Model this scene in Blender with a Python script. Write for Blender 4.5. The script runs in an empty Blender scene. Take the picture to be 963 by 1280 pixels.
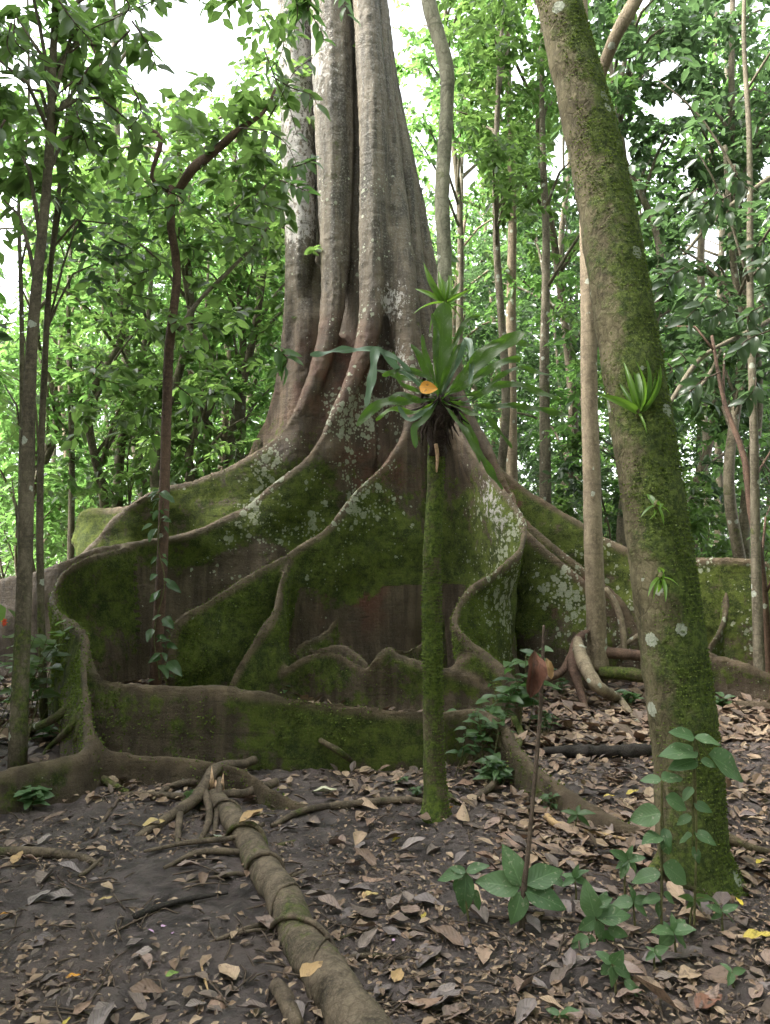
import bpy, math, random
import numpy as np
from mathutils import Vector, Matrix, noise, kdtree, Quaternion

random.seed(7)
RNG = np.random.default_rng(7)
SC = bpy.context.scene
COL = SC.collection

# ------------------------------------------------------------------ camera
FPX = 961.0
CAM_H = 1.5
PITCH = math.atan(50 / FPX)
cam_d = bpy.data.cameras.new('camera')
cam = bpy.data.objects.new('camera', cam_d)
COL.objects.link(cam)
cam.location = (0, 0, CAM_H)
cam.rotation_euler = (math.radians(90) + PITCH, 0, 0)
cam_d.sensor_fit = 'VERTICAL'
cam_d.sensor_height = 24
cam_d.lens = 24 * FPX / 1280
cam_d.clip_start = 0.05
cam_d.clip_end = 500
SC.camera = cam

# ------------------------------------------------------------------ light
SUN_EL, SUN_AZ = math.radians(50), math.radians(-98)     # azimuth from +Y (ahead), negative = left
w = bpy.data.worlds.new('World')
SC.world = w
w.use_nodes = True
wn = w.node_tree
bg = wn.nodes['Background']
sky = wn.nodes.new('ShaderNodeTexSky')
sky.sky_type = 'NISHITA'
sky.sun_disc = False
sky.sun_elevation = SUN_EL
sky.sun_rotation = SUN_AZ
sky.dust_density = 4.0
sky.air_density = 1.0
hsv = wn.nodes.new('ShaderNodeHueSaturation')
hsv.inputs['Saturation'].default_value = 0.22            # bright overcast veil
hsv.inputs['Value'].default_value = 1.0
wn.links.new(sky.outputs[0], hsv.inputs['Color'])
wn.links.new(hsv.outputs[0], bg.inputs['Color'])
bg.inputs['Strength'].default_value = 0.15
sun_d = bpy.data.lights.new('sun', 'SUN')
sun_d.energy = 1.5
sun_d.angle = math.radians(14)
sun_d.color = (1.0, 0.95, 0.86)
sun = bpy.data.objects.new('sun', sun_d)
COL.objects.link(sun)
sdir = Vector((math.sin(SUN_AZ) * math.cos(SUN_EL), math.cos(SUN_AZ) * math.cos(SUN_EL), math.sin(SUN_EL)))
sun.rotation_euler = sdir.to_track_quat('Z', 'Y').to_euler()
SC.view_settings.view_transform = 'Standard'
SC.view_settings.look = 'None'
SC.view_settings.exposure = 3.0
SC.view_settings.gamma = 1.0
SC.cycles.max_bounces = 7
SC.cycles.diffuse_bounces = 4
SC.cycles.transmission_bounces = 5
SC.cycles.glossy_bounces = 2
SC.cycles.use_denoising = True

# ------------------------------------------------------------------ helpers
CP, SP = math.cos(PITCH), math.sin(PITCH)


def ray(px, py):
    x = (px - 481.5) / FPX
    v = (640 - py) / FPX
    return Vector((x, CP - v * SP, SP + v * CP))


def P(px, py, D):
    """where the sight line through a photo pixel reaches the distance D ahead of the viewer"""
    d = ray(px, py)
    k = D / d.y
    return Vector((d.x * k, D, CAM_H + d.z * k))


def gz(x, y):
    """height of the forest floor"""
    near = max(0.0, 1 - max(0, y - 7) / 6)
    h = 0.045 * noise.noise(Vector((x * 0.5, y * 0.5, 3.1))) + 0.02 * noise.noise(Vector((x * 1.9, y * 1.9, 7.7)))
    h += 0.25 * (1 - near) * noise.noise(Vector((x * 0.12, y * 0.12, 1.3)))
    return h


def G(px, py, dz=0.0):
    d = ray(px, py)
    k = -CAM_H / d.z
    x, y = d.x * k, d.y * k
    return Vector((x, y, gz(x, y) + dz))


def tag(o, label=None, cat=None, group=None, kind=None):
    if label: o['label'] = label
    if cat: o['category'] = cat
    if group: o['group'] = group
    if kind: o['kind'] = kind
    return o


def empty(name, loc, label=None, cat=None, group=None, rz=0.0):
    o = bpy.data.objects.new(name, None)
    o.empty_display_size = 0.1
    o.location = loc
    o.rotation_euler = (0, 0, rz)
    COL.objects.link(o)
    return tag(o, label, cat, group)


def link(name, me, parent=None, world=True):
    """link a mesh as an object; vertices are in world space unless world is False"""
    o = bpy.data.objects.new(name, me)
    COL.objects.link(o)
    if parent is not None:
        o.parent = parent
        if world:
            o.matrix_parent_inverse = Matrix.LocRotScale(parent.location, parent.rotation_euler, parent.scale).inverted()
    return o


def mesh_np(name, V, F, mat, attrs=None, uv=None, smooth=True):
    """mesh from arrays; F is (n,4) or (n,3)"""
    me = bpy.data.meshes.new(name)
    V = np.ascontiguousarray(V, dtype=np.float32)
    F = np.ascontiguousarray(F, dtype=np.int32)
    k = F.shape[1]
    me.vertices.add(len(V)); me.vertices.foreach_set('co', V.ravel())
    me.loops.add(F.size); me.loops.foreach_set('vertex_index', F.ravel())
    me.polygons.add(len(F))
    me.polygons.foreach_set('loop_start', np.arange(0, F.size, k, dtype=np.int32))
    me.polygons.foreach_set('use_smooth', np.full(len(F), smooth))
    if uv is not None:
        l = me.uv_layers.new(name='UVMap')
        l.data.foreach_set('uv', np.ascontiguousarray(uv[F.ravel()], dtype=np.float32).ravel())
    for an, av in (attrs or {}).items():
        a = me.attributes.new(an, 'FLOAT', 'POINT')
        a.data.foreach_set('value', np.ascontiguousarray(av, dtype=np.float32))
    me.materials.append(mat)
    me.update(calc_edges=True)
    me.validate()
    return me


class MB:
    """collects quads; build() links them as one mesh object"""
    def __init__(self):
        self.v, self.f, self.a, self.uv = [], [], [], []

    def add(self, V, F, a=0.0, uv=None):
        n = len(self.v)
        self.v.extend([tuple(p) for p in V])
        self.f.extend([tuple(i + n for i in q) for q in F])
        self.a.extend([a] * len(V))
        self.uv.extend(uv if uv is not None else [(0.5, 0.5)] * len(V))

    def tube(self, pts, rad, n=8, step=0.05, bump=0.0, a=0.0, close=True, bs=6.0):
        C, R = spline(pts, rad, step)
        m = len(C)
        if m < 2: return
        T = np.gradient(C, axis=0)
        T /= np.linalg.norm(T, axis=1)[:, None] + 1e-9
        up = np.array([0, 0, 1.0]) if abs(T[0][2]) < 0.9 else np.array([1.0, 0, 0])
        V = []
        X = np.cross(T[0], up); X /= np.linalg.norm(X)
        L = 0
        uv = []
        for i in range(m):
            X = X - T[i] * np.dot(X, T[i]); X /= np.linalg.norm(X) + 1e-9
            Y = np.cross(T[i], X)
            if i: L += float(np.linalg.norm(C[i] - C[i - 1]))
            for j in range(n):
                t = 2 * math.pi * j / n
                d = X * math.cos(t) + Y * math.sin(t)
                r = R[i]
                if bump:
                    q = C[i] + d * r
                    r *= 1 + bump * (noise.noise(Vector(q * bs)) + 0.5 * noise.noise(Vector(q * bs * 2.7)))
                V.append(C[i] + d * r)
                uv.append((j / n, L))
        F = []
        for i in range(m - 1):
            for j in range(n):
                k = (j + 1) % n
                F.append((i * n + j, i * n + k, (i + 1) * n + k, (i + 1) * n + j))
        if close:
            V.append(C[0] - T[0] * R[0] * 0.3); V.append(C[-1] + T[-1] * R[-1] * 0.6)
            uv += [(0, 0), (0, L)]
            b = m * n
            for j in range(n):
                k = (j + 1) % n
                F.append((b, k, j)); F.append((b + 1, (m - 1) * n + j, (m - 1) * n + k))
        self.add(V, F, a, uv)

    def mesh(self, name, mat, smooth=True):
        me = bpy.data.meshes.new(name)
        me.from_pydata(self.v, [], self.f)
        a = me.attributes.new('lv', 'FLOAT', 'POINT')
        a.data.foreach_set('value', np.array(self.a, dtype=np.float32))
        l = me.uv_layers.new(name='UVMap')
        idx = np.zeros(len(me.loops), dtype=np.int32)
        me.loops.foreach_get('vertex_index', idx)
        l.data.foreach_set('uv', np.array(self.uv, dtype=np.float32)[idx].ravel())
        me.polygons.foreach_set('use_smooth', np.full(len(me.polygons), smooth))
        me.materials.append(mat)
        return me

    def build(self, name, mat, parent=None, smooth=True):
        return link(name, self.mesh(name, mat, smooth), parent)


def spline(pts, rad, step=0.05):
    """Catmull-Rom through pts, resampled evenly; rad follows"""
    Pn = np.array([list(p) for p in pts], dtype=float)
    if not hasattr(rad, '__len__'): rad = [rad] * len(Pn)
    A = np.column_stack([Pn, np.array(rad, dtype=float).reshape(len(Pn), -1)])
    E = np.vstack([2 * A[0] - A[1], A, 2 * A[-1] - A[-2]])
    out = []
    for i in range(1, len(E) - 2):
        p0, p1, p2, p3 = E[i - 1], E[i], E[i + 1], E[i + 2]
        for t in np.linspace(0, 1, 12, endpoint=False):
            out.append(0.5 * (2 * p1 + (p2 - p0) * t + (2 * p0 - 5 * p1 + 4 * p2 - p3) * t * t + (3 * p1 - p0 - 3 * p2 + p3) * t ** 3))
    out.append(E[-2])
    out = np.array(out)
    seg = np.linalg.norm(np.diff(out[:, :3], axis=0), axis=1)
    L = np.concatenate([[0], np.cumsum(seg)])
    n = max(3, int(L[-1] / step) + 1)
    s = np.linspace(0, L[-1], n)
    R = np.column_stack([np.interp(s, L, out[:, k]) for k in range(out.shape[1])])
    return R[:, :3], (R[:, 3] if R.shape[1] == 4 else R[:, 3:])


# ------------------------------------------------------------------ materials
class NT:
    def __init__(self, name):
        self.m = bpy.data.materials.new(name)
        self.m.use_nodes = True
        self.t = self.m.node_tree
        self.b = self.t.nodes['Principled BSDF']
        self.out = self.t.nodes['Material Output']
        self.geo = self.n('ShaderNodeNewGeometry')
        self.tc = self.n('ShaderNodeTexCoord')

    def n(self, t, **k):
        nd = self.t.nodes.new(t)
        for a, b in k.items(): setattr(nd, a, b)
        return nd

    def set(self, sock, v):
        if isinstance(v, bpy.types.NodeSocket): self.t.links.new(v, sock)
        elif isinstance(v, (tuple, list)) and len(v) == 3 and sock.type == 'RGBA': sock.default_value = (*v, 1)
        else: sock.default_value = v

    def mapped(self, scale, src=None):
        mp = self.n('ShaderNodeMapping')
        self.set(mp.inputs['Vector'], src or self.geo.outputs['Position'])
        mp.inputs['Scale'].default_value = scale if isinstance(scale, tuple) else (scale,) * 3
        return mp.outputs[0]

    def noise(self, scale, detail=5, rough=0.55, stretch=None, src=None, dist=0.0):
        nd = self.n('ShaderNodeTexNoise')
        nd.inputs['Scale'].default_value = scale
        nd.inputs['Detail'].default_value = detail
        nd.inputs['Roughness'].default_value = rough
        nd.inputs['Distortion'].default_value = dist
        self.set(nd.inputs['Vector'], self.mapped(stretch or 1.0, src))
        return nd.outputs['Fac']

    def vor(self, scale, feature='F1', stretch=None, src=None, out='Distance', rnd=1.0):
        nd = self.n('ShaderNodeTexVoronoi', feature=feature)
        nd.inputs['Scale'].default_value = scale
        nd.inputs['Randomness'].default_value = rnd
        self.set(nd.inputs['Vector'], src if (src is not None and stretch is None) else self.mapped(stretch or 1.0, src))
        return nd.outputs[out]

    def ramp(self, v, a, b, lo=0.0, hi=1.0):
        nd = self.n('ShaderNodeMapRange')
        nd.interpolation_type = 'SMOOTHSTEP'
        self.set(nd.inputs[0], v)
        nd.inputs[1].default_value = a; nd.inputs[2].default_value = b
        nd.inputs[3].default_value = lo; nd.inputs[4].default_value = hi
        return nd.outputs[0]

    def mix(self, f, a, b):
        nd = self.n('ShaderNodeMix', data_type='RGBA')
        self.set(nd.inputs[0], f); self.set(nd.inputs[6], a); self.set(nd.inputs[7], b)
        return nd.outputs[2]

    def math(self, op, a, b=0.0, c=0.0):
        nd = self.n('ShaderNodeMath', operation=op)
        self.set(nd.inputs[0], a); self.set(nd.inputs[1], b); self.set(nd.inputs[2], c)
        return nd.outputs[0]

    def attr(self, name):
        return self.n('ShaderNodeAttribute', attribute_name=name).outputs['Fac']

    def xyz(self, src=None):
        s = self.n('ShaderNodeSeparateXYZ')
        self.set(s.inputs[0], src or self.geo.outputs['Position'])
        return s.outputs

    def bump(self, h, strength, dist, prev=None):
        nd = self.n('ShaderNodeBump')
        nd.inputs['Strength'].default_value = strength
        nd.inputs['Distance'].default_value = dist
        self.set(nd.inputs['Height'], h)
        if prev is not None: self.set(nd.inputs['Normal'], prev)
        return nd.outputs[0]


def m_buttress():
    """giant tree: brown bark, tan worn rims, moss on the faces, pale lichen discs"""
    k = NT('buttress bark')
    pos = k.xyz()
    rim = k.attr('rim'); moss_a = k.attr('moss'); lich_a = k.attr('lichen'); red_a = k.attr('red'); pale_a = k.attr('pale')
    big = k.noise(0.9, 4); mid = k.noise(4.5, 6); fine = k.noise(38, 5, 0.7)
    streak = k.noise(3.0, 6, 0.6, stretch=(3.2, 3.2, 0.28))
    wrink = k.noise(2.5, 5, 0.6, stretch=(1.0, 1.0, 11.0), dist=1.0)
    c = k.mix(k.ramp(streak, 0.35, 0.68), (0.07, 0.050, 0.034), (0.17, 0.125, 0.082))
    c = k.mix(k.ramp(mid, 0.45, 0.7), c, (0.11, 0.08, 0.052))
    # upper trunk is greyer
    up = k.ramp(pos[2], 3.4, 6.5)
    grey = k.mix(k.ramp(streak, 0.36, 0.64), (0.06, 0.052, 0.036), (0.20, 0.165, 0.115))
    grey = k.mix(k.math('MULTIPLY', k.ramp(fine, 0.5, 0.62), 0.5), grey, (0.33, 0.32, 0.27))
    c = k.mix(up, c, grey)
    # reddish raw bark
    red = k.math('MULTIPLY', red_a, k.ramp(k.noise(2.6, 5), 0.38, 0.6))
    c = k.mix(k.math('MULTIPLY', red, 0.85), c, (0.22, 0.07, 0.045))
    # green algae film and moss
    mo = k.math('ADD', k.math('MULTIPLY', moss_a, 1.15), k.math('MULTIPLY', k.math('SUBTRACT', big, 0.5), 1.7))
    mo = k.math('ADD', mo, k.math('MULTIPLY', k.math('SUBTRACT', k.noise(5, 9, 0.75), 0.5), 2.6))
    mo = k.ramp(mo, 0.38, 0.72)
    mo = k.math('MULTIPLY', mo, k.math('SUBTRACT', 1.0, k.math('MULTIPLY', rim, 0.9)))
    mcol = k.mix(k.ramp(k.noise(6, 9, 0.8), 0.40, 0.60), (0.036, 0.062, 0.011), (0.145, 0.19, 0.030))
    mcol = k.mix(k.math('MULTIPLY', k.ramp(k.noise(70, 4, 0.7), 0.5, 0.66), 0.6), mcol, (0.20, 0.21, 0.06))
    c = k.mix(k.math('MULTIPLY', mo, 0.93), c, mcol)
    # rim
    rc = k.mix(k.ramp(k.noise(9, 5, stretch=(1, 1, 1)), 0.35, 0.65), (0.10, 0.068, 0.042), (0.23, 0.165, 0.105))
    c = k.mix(k.math('MULTIPLY', rim, k.ramp(k.noise(2.0, 4), 0.3, 0.7, 0.3, 0.8)), c, rc)
    # lichen discs: two sizes, gathered in colonies
    colony = k.math('MULTIPLY', lich_a, k.ramp(k.noise(1.6, 4, 0.6), 0.36, 0.62))
    wob = k.math('MULTIPLY', k.math('SUBTRACT', k.noise(40, 4, 0.7), 0.5), 0.5)
    d1 = k.math('ADD', k.vor(10.0, rnd=1.0), wob)
    keep1 = k.xyz(k.vor(10.0, out='Color'))[0]
    d2 = k.math('ADD', k.vor(26.0), wob)
    keep2 = k.xyz(k.vor(26.0, out='Color'))[0]
    s1 = k.math('MULTIPLY', k.math('LESS_THAN', d1, k.math('MULTIPLY', colony, 0.5)), k.math('LESS_THAN', keep1, k.math('MULTIPLY', colony, 0.95)))
    s2 = k.math('MULTIPLY', k.math('LESS_THAN', d2, k.math('MULTIPLY', colony, 0.5)), k.math('LESS_THAN', keep2, k.math('MULTIPLY', colony, 0.7)))
    s = k.math('MAXIMUM', s1, s2)
    lc = k.mix(fine, (0.26, 0.30, 0.20), (0.60, 0.60, 0.46))
    c = k.mix(k.math('MULTIPLY', s, 0.85), c, lc)
    # white crust sheets
    pale = k.math('MULTIPLY', pale_a, 1.0)
    crust = k.ramp(k.math('ADD', k.math('MULTIPLY', pale, 0.9), k.math('MULTIPLY', k.math('SUBTRACT', k.noise(16, 8, 0.75, stretch=(1.2, 1.2, 0.8)), 0.5), 3.4)), 0.72, 0.82)
    c = k.mix(k.math('MULTIPLY', crust, k.ramp(pale, 0.0, 0.15)), c, k.mix(fine, (0.36, 0.33, 0.30), (0.62, 0.59, 0.54)))
    sp = k.noise(75, 6, 0.85)
    c = k.mix(k.ramp(sp, 0.54, 0.72, 0.0, 0.5), c, k.mix(0.4, c, (0.40, 0.36, 0.24)))
    c = k.mix(k.ramp(sp, 0.47, 0.30, 0.0, 0.6), c, (0.02, 0.016, 0.011))
    c = k.mix(k.ramp(wrink, 0.42, 0.30, 0.0, 0.45), c, (0.025, 0.018, 0.013))
    k.set(k.b.inputs['Base Color'], c)
    k.set(k.b.inputs['Roughness'], k.ramp(mo, 0, 1, 0.62, 0.95))
    k.b.inputs['Specular IOR Level'].default_value = 0.3
    n1 = k.bump(wrink, 0.6, 0.03)
    n2 = k.bump(streak, 0.5, 0.05, n1)
    n2 = k.bump(k.noise(9, 8, 0.75), 0.8, 0.08, n2)
    n2 = k.bump(k.noise(24, 7, 0.8), 0.8, 0.03, n2)
    n3 = k.bump(k.math('MULTIPLY', k.noise(75, 5, 0.75), k.math('ADD', k.math('MULTIPLY', mo, 1.0), 0.3)), 0.9, 0.014, n2)
    n4 = k.bump(s, 0.5, 0.004, n3)
    k.set(k.b.inputs['Normal'], n4)
    return k.m


def m_bark(name, dark, light, moss=0.0, mosscol=((0.04, 0.065, 0.01), (0.12, 0.15, 0.025)), lich=0.2, side=None, top=None, pits=30):
    k = NT(name)
    pos = k.xyz()
    a = k.noise(5, 6, 0.6, stretch=(2.0, 2.0, 0.6)); f = k.noise(pits, 6, 0.7)
    c = k.mix(k.ramp(a, 0.3, 0.7), dark, light)
    c = k.mix(k.math('MULTIPLY', k.ramp(f, 0.45, 0.65), 0.5), c, tuple(x * 1.35 for x in light))
    cr = k.noise(2.2, 5, 0.6, stretch=(1.5, 1.5, 14))
    c = k.mix(k.math('MULTIPLY', k.ramp(cr, 0.55, 0.7), 0.45), c, tuple(x * 0.7 for x in dark))
    mo = None
    if moss > 0:
        mo = k.math('ADD', k.math('MULTIPLY', k.math('SUBTRACT', k.noise(2.2, 4), 0.5), 2.2), k.math('MULTIPLY', k.math('SUBTRACT', k.noise(16, 6, 0.7), 0.5), 1.8))
        mo = k.math('ADD', mo, moss)
        if side is not None:
            nx = k.n('ShaderNodeVectorMath', operation='DOT_PRODUCT')
            k.set(nx.inputs[0], k.geo.outputs['Normal']); nx.inputs[1].default_value = side
            mo = k.math('ADD', mo, k.math('MULTIPLY', nx.outputs['Value'], 0.75))
        if top is not None:
            mo = k.math('SUBTRACT', mo, k.ramp(pos[2], top[0], top[1], 0, top[2]))
        mo = k.ramp(mo, 0.25, 0.8)
        mc = k.mix(k.ramp(k.noise(45, 4), 0.35, 0.65), mosscol[0], mosscol[1])
        c = k.mix(k.math('MULTIPLY', mo, 0.95), c, mc)
    if lich:
        keep = k.xyz(k.vor(9.0, out='Color'))[0]
        s = k.math('MULTIPLY', k.math('LESS_THAN', k.math('ADD', k.vor(9.0), k.math('MULTIPLY', k.math('SUBTRACT', k.noise(50, 3), 0.5), 0.3)), 0.3), k.math('LESS_THAN', keep, lich))
        c = k.mix(k.math('MULTIPLY', s, 0.75), c, (0.45, 0.48, 0.40))
    sp = k.noise(130, 4, 0.85)
    c = k.mix(k.ramp(sp, 0.52, 0.72, 0.0, 0.55), c, k.mix(0.45, c, (0.34, 0.31, 0.20)))
    c = k.mix(k.ramp(sp, 0.48, 0.28, 0.0, 0.6), c, (0.018, 0.015, 0.010))
    cr2 = k.vor(26, feature='DISTANCE_TO_EDGE', stretch=(1.0, 1.0, 0.45))
    c = k.mix(k.ramp(cr2, 0.0, 0.06, 0.28, 0.0), c, (0.03, 0.022, 0.015))
    k.set(k.b.inputs['Base Color'], c)
    k.b.inputs['Roughness'].default_value = 0.85
    k.b.inputs['Specular IOR Level'].default_value = 0.25
    n = k.bump(a, 0.5, 0.02)
    n = k.bump(k.ramp(cr2, 0.0, 0.09), 0.35, 0.006, n)
    n = k.bump(cr, 0.4, 0.008, n)
    n = k.bump(f, 0.6, 0.006, n)
    if mo is not None:
        n = k.bump(k.math('MULTIPLY', mo, k.noise(110, 4, 0.7)), 0.9, 0.012, n)
    k.set(k.b.inputs['Normal'], n)
    return k.m


def m_leaf(name, a, b, trans, gloss=0.38, tw=0.45, veins=False, spots=0.0, bluish=0.0):
    k = NT(name)
    lv = k.attr('lv')
    oi = k.n('ShaderNodeObjectInfo').outputs['Random']
    f = k.math('MULTIPLY', k.math('ADD', lv, oi), 0.5)
    c = k.mix(f, a, b)
    tcol = k.mix(f, trans, tuple(min(1, x * 1.45) for x in trans))
    if veins:
        uv = k.n('ShaderNodeUVMap').outputs[0]
        s = k.xyz(uv)
        ax = k.math('ABSOLUTE', k.math('SUBTRACT', s[0], 0.5))
        midrib = k.ramp(ax, 0.0, 0.035, 1.0, 0.0)
        sv = k.math('PINGPONG', k.math('ADD', k.math('MULTIPLY', s[1], 9.0), k.math('MULTIPLY', ax, -5.0)), 0.5)
        side = k.ramp(sv, 0.0, 0.10, 1.0, 0.0)
        v = k.math('MAXIMUM', midrib, k.math('MULTIPLY', side, 0.25))
        c = k.mix(k.math('MULTIPLY', v, 0.5), c, tuple(min(1, x * 1.9 + 0.02) for x in b))
        k.set(k.b.inputs['Normal'], k.bump(k.math('SUBTRACT', k.math('MULTIPLY', k.ramp(sv, 0, 0.5), 1.0), v), 0.22, 0.003))
        if spots:
            sp = k.ramp(k.noise(60, 4), 0.60, 0.66)
            c = k.mix(k.math('MULTIPLY', sp, spots), c, (0.35, 0.36, 0.24))
    k.set(k.b.inputs['Base Color'], c)
    k.b.inputs['Roughness'].default_value = gloss
    k.b.inputs['Specular IOR Level'].default_value = 0.5
    tr = k.n('ShaderNodeBsdfTranslucent')
    k.set(tr.inputs['Color'], tcol)
    mx = k.n('ShaderNodeMixShader')
    mx.inputs[0].default_value = tw
    k.t.links.new(k.b.outputs[0], mx.inputs[1]); k.t.links.new(tr.outputs[0], mx.inputs[2])
    k.t.links.new(mx.outputs[0], k.out.inputs['Surface'])
    return k.m


def m_litter(name, cols, wet=0.55):
    k = NT(name)
    lv = k.attr('lv'); oi = k.n('ShaderNodeObjectInfo').outputs['Random']
    f = k.math('FRACT', k.math('ADD', lv, oi))
    r = k.n('ShaderNodeValToRGB')
    el = r.color_ramp.elements
    r.color_ramp.interpolation = 'CONSTANT'
    while len(el) < len(cols): el.new(0.5)
    for i, cc in enumerate(cols):
        el[i].position = i / len(cols); el[i].color = (*cc, 1)
    k.set(r.inputs[0], f)
    c = r.outputs[0]
    blot = k.noise(35, 5, 0.65)
    c = k.mix(k.math('MULTIPLY', k.ramp(blot, 0.52, 0.66), 0.6), c, (0.035, 0.026, 0.022))
    uv = k.n('ShaderNodeUVMap').outputs[0]
    s = k.xyz(uv)
    ax = k.math('ABSOLUTE', k.math('SUBTRACT', s[0], 0.5))
    midrib = k.ramp(ax, 0.0, 0.04, 1.0, 0.0)
    c = k.mix(k.math('MULTIPLY', midrib, 0.45), c, (0.22, 0.15, 0.10))
    sv = k.math('PINGPONG', k.math('ADD', k.math('MULTIPLY', s[1], 8.0), k.math('MULTIPLY', ax, -5.0)), 0.5)
    k.set(k.b.inputs['Base Color'], c)
    k.b.inputs['Roughness'].default_value = wet
    k.b.inputs['Specular IOR Level'].default_value = 0.4
    n = k.bump(sv, 0.5, 0.004)
    n = k.bump(k.noise(50, 5), 0.5, 0.004, n)
    k.set(k.b.inputs['Normal'], n)
    return k.m


def m_soil():
    k = NT('wet forest soil')
    a = k.noise(1.3, 6); b = k.noise(9, 8, 0.7); f = k.noise(60, 6, 0.75)
    c = k.mix(k.ramp(b, 0.35, 0.65), (0.054, 0.041, 0.040), (0.175, 0.136, 0.130))
    c = k.mix(k.math('MULTIPLY', k.ramp(a, 0.45, 0.65), 0.6), c, (0.20, 0.15, 0.135))
    c = k.mix(k.math('MULTIPLY', k.ramp(f, 0.56, 0.68), 0.5), c, (0.18, 0.14, 0.125))
    c = k.mix(k.math('MULTIPLY', k.ramp(k.vor(75), 0.25, 0.1), 0.35), c, (0.16, 0.12, 0.10))
    k.set(k.b.inputs['Base Color'], c)
    k.set(k.b.inputs['Roughness'], k.ramp(k.math('ADD', a, k.math('MULTIPLY', b, 0.5)), 0.55, 0.95, 0.33, 0.85))
    n = k.bump(b, 1.0, 0.07)
    n = k.bump(k.noise(25, 8, 0.8), 1.0, 0.03, n)
    n = k.bump(f, 1.0, 0.012, n)
    k.set(k.b.inputs['Normal'], n)
    return k.m


M = {}
M['giant'] = m_buttress()
M['soil'] = m_soil()
M['lean_bark'] = m_bark('mossy brown bark', (0.06, 0.05, 0.028), (0.17, 0.145, 0.085), moss=0.82, side=(0.85, -0.25, 0.1), lich=0.12, top=(2.6, 4.2, 0.5), mosscol=((0.035, 0.058, 0.012), (0.11, 0.15, 0.028)))
M['pole_bark'] = m_bark('green mossy pole bark', (0.05, 0.04, 0.025), (0.14, 0.11, 0.07), moss=0.68, lich=0.0, mosscol=((0.035, 0.065, 0.008), (0.13, 0.18, 0.025)), top=(2.6, 3.2, 0.9))
M['pale_bark'] = m_bark('pale tan bark', (0.13, 0.10, 0.068), (0.27, 0.215, 0.145), lich=0.25)
M['thin_bark'] = m_bark('grey brown sapling bark', (0.055, 0.044, 0.030), (0.15, 0.122, 0.085), moss=0.42, lich=0.15, top=(0.8, 1.6, 0.5))
M['far_bark'] = m_bark('far forest bark', (0.07, 0.058, 0.04), (0.21, 0.18, 0.13), moss=0.05, lich=0.2)
M['red_bark'] = m_bark('dark reddish bark', (0.06, 0.035, 0.028), (0.145, 0.088, 0.062), lich=0.1)
M['root'] = m_bark('surface root bark', (0.05, 0.037, 0.028), (0.15, 0.112, 0.08), moss=0.05, lich=0.05)
M['moss_root'] = m_bark('mossy root bark', (0.05, 0.038, 0.024), (0.13, 0.10, 0.06), moss=0.5, lich=0.05)
M['lichen_bark'] = m_bark('grey green lichen bark', (0.085, 0.085, 0.058), (0.25, 0.24, 0.175), moss=0.1, lich=0.3)
M['log'] = m_bark('grey fallen limb bark', (0.045, 0.035, 0.026), (0.16, 0.122, 0.088), moss=0.12, lich=0.0, pits=60)
M['split_wood'] = m_bark('fresh split wood', (0.45, 0.27, 0.17), (0.62, 0.42, 0.28), lich=0)
M['twig'] = m_bark('dead twig bark', (0.045, 0.032, 0.026), (0.12, 0.085, 0.065), lich=0)
M['rot'] = m_bark('rotten black wood', (0.012, 0.010, 0.010), (0.035, 0.028, 0.026), lich=0)
M['fibre'] = m_bark('dark root fibre', (0.02, 0.013, 0.012), (0.06, 0.04, 0.035), lich=0)
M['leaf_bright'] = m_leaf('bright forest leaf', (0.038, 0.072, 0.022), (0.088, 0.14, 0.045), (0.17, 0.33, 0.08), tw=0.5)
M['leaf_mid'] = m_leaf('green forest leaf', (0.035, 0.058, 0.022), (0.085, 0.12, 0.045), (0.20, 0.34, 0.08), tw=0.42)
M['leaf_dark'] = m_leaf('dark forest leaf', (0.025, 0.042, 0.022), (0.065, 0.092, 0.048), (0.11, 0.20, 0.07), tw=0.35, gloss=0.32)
M['leaf_seed'] = m_leaf('seedling leaf', (0.05, 0.105, 0.04), (0.105, 0.175, 0.075), (0.12, 0.26, 0.07), tw=0.25, gloss=0.5, veins=True, spots=0.6)
M['leaf_under'] = m_leaf('undergrowth leaf', (0.03, 0.062, 0.025), (0.085, 0.14, 0.055), (0.12, 0.26, 0.06), tw=0.3, gloss=0.33, veins=True)
M['leaf_brom'] = m_leaf('bromeliad leaf', (0.06, 0.125, 0.018), (0.13, 0.23, 0.03), (0.22, 0.42, 0.04), tw=0.4, gloss=0.35)
M['frond'] = m_leaf('fern frond', (0.022, 0.042, 0.010), (0.050, 0.085, 0.018), (0.13, 0.27, 0.03), tw=0.42, gloss=0.42, veins=True, spots=.25)
M['frond_pale'] = m_leaf('pale fern frond', (0.10, 0.15, 0.10), (0.15, 0.21, 0.14), (0.15, 0.28, 0.14), tw=0.25, gloss=0.35, veins=True)
M['litter'] = m_litter('dead brown leaf', [(0.33, 0.225, 0.165), (0.26, 0.165, 0.12), (0.22, 0.17, 0.15), (0.40, 0.28, 0.195), (0.15, 0.11, 0.095), (0.29, 0.20, 0.165), (0.17, 0.11, 0.08)])
M['litter_grey'] = m_litter('wet grey dead leaf', [(0.20, 0.16, 0.155), (0.16, 0.125, 0.12), (0.25, 0.20, 0.185), (0.12, 0.092, 0.088), (0.22, 0.155, 0.13)], wet=0.42)
M['litter_far'] = m_litter('far litter', [(0.20, 0.13, 0.09), (0.27, 0.18, 0.12), (0.15, 0.105, 0.08), (0.11, 0.08, 0.065), (0.35, 0.25, 0.17), (0.18, 0.12, 0.085)])
M['leaf_yellow'] = m_litter('fallen yellow leaf', [(0.62, 0.47, 0.06), (0.50, 0.38, 0.08)], wet=0.4)
M['leaf_tan'] = m_litter('fallen tan leaf', [(0.45, 0.33, 0.14), (0.42, 0.27, 0.13)], wet=0.5)
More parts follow.
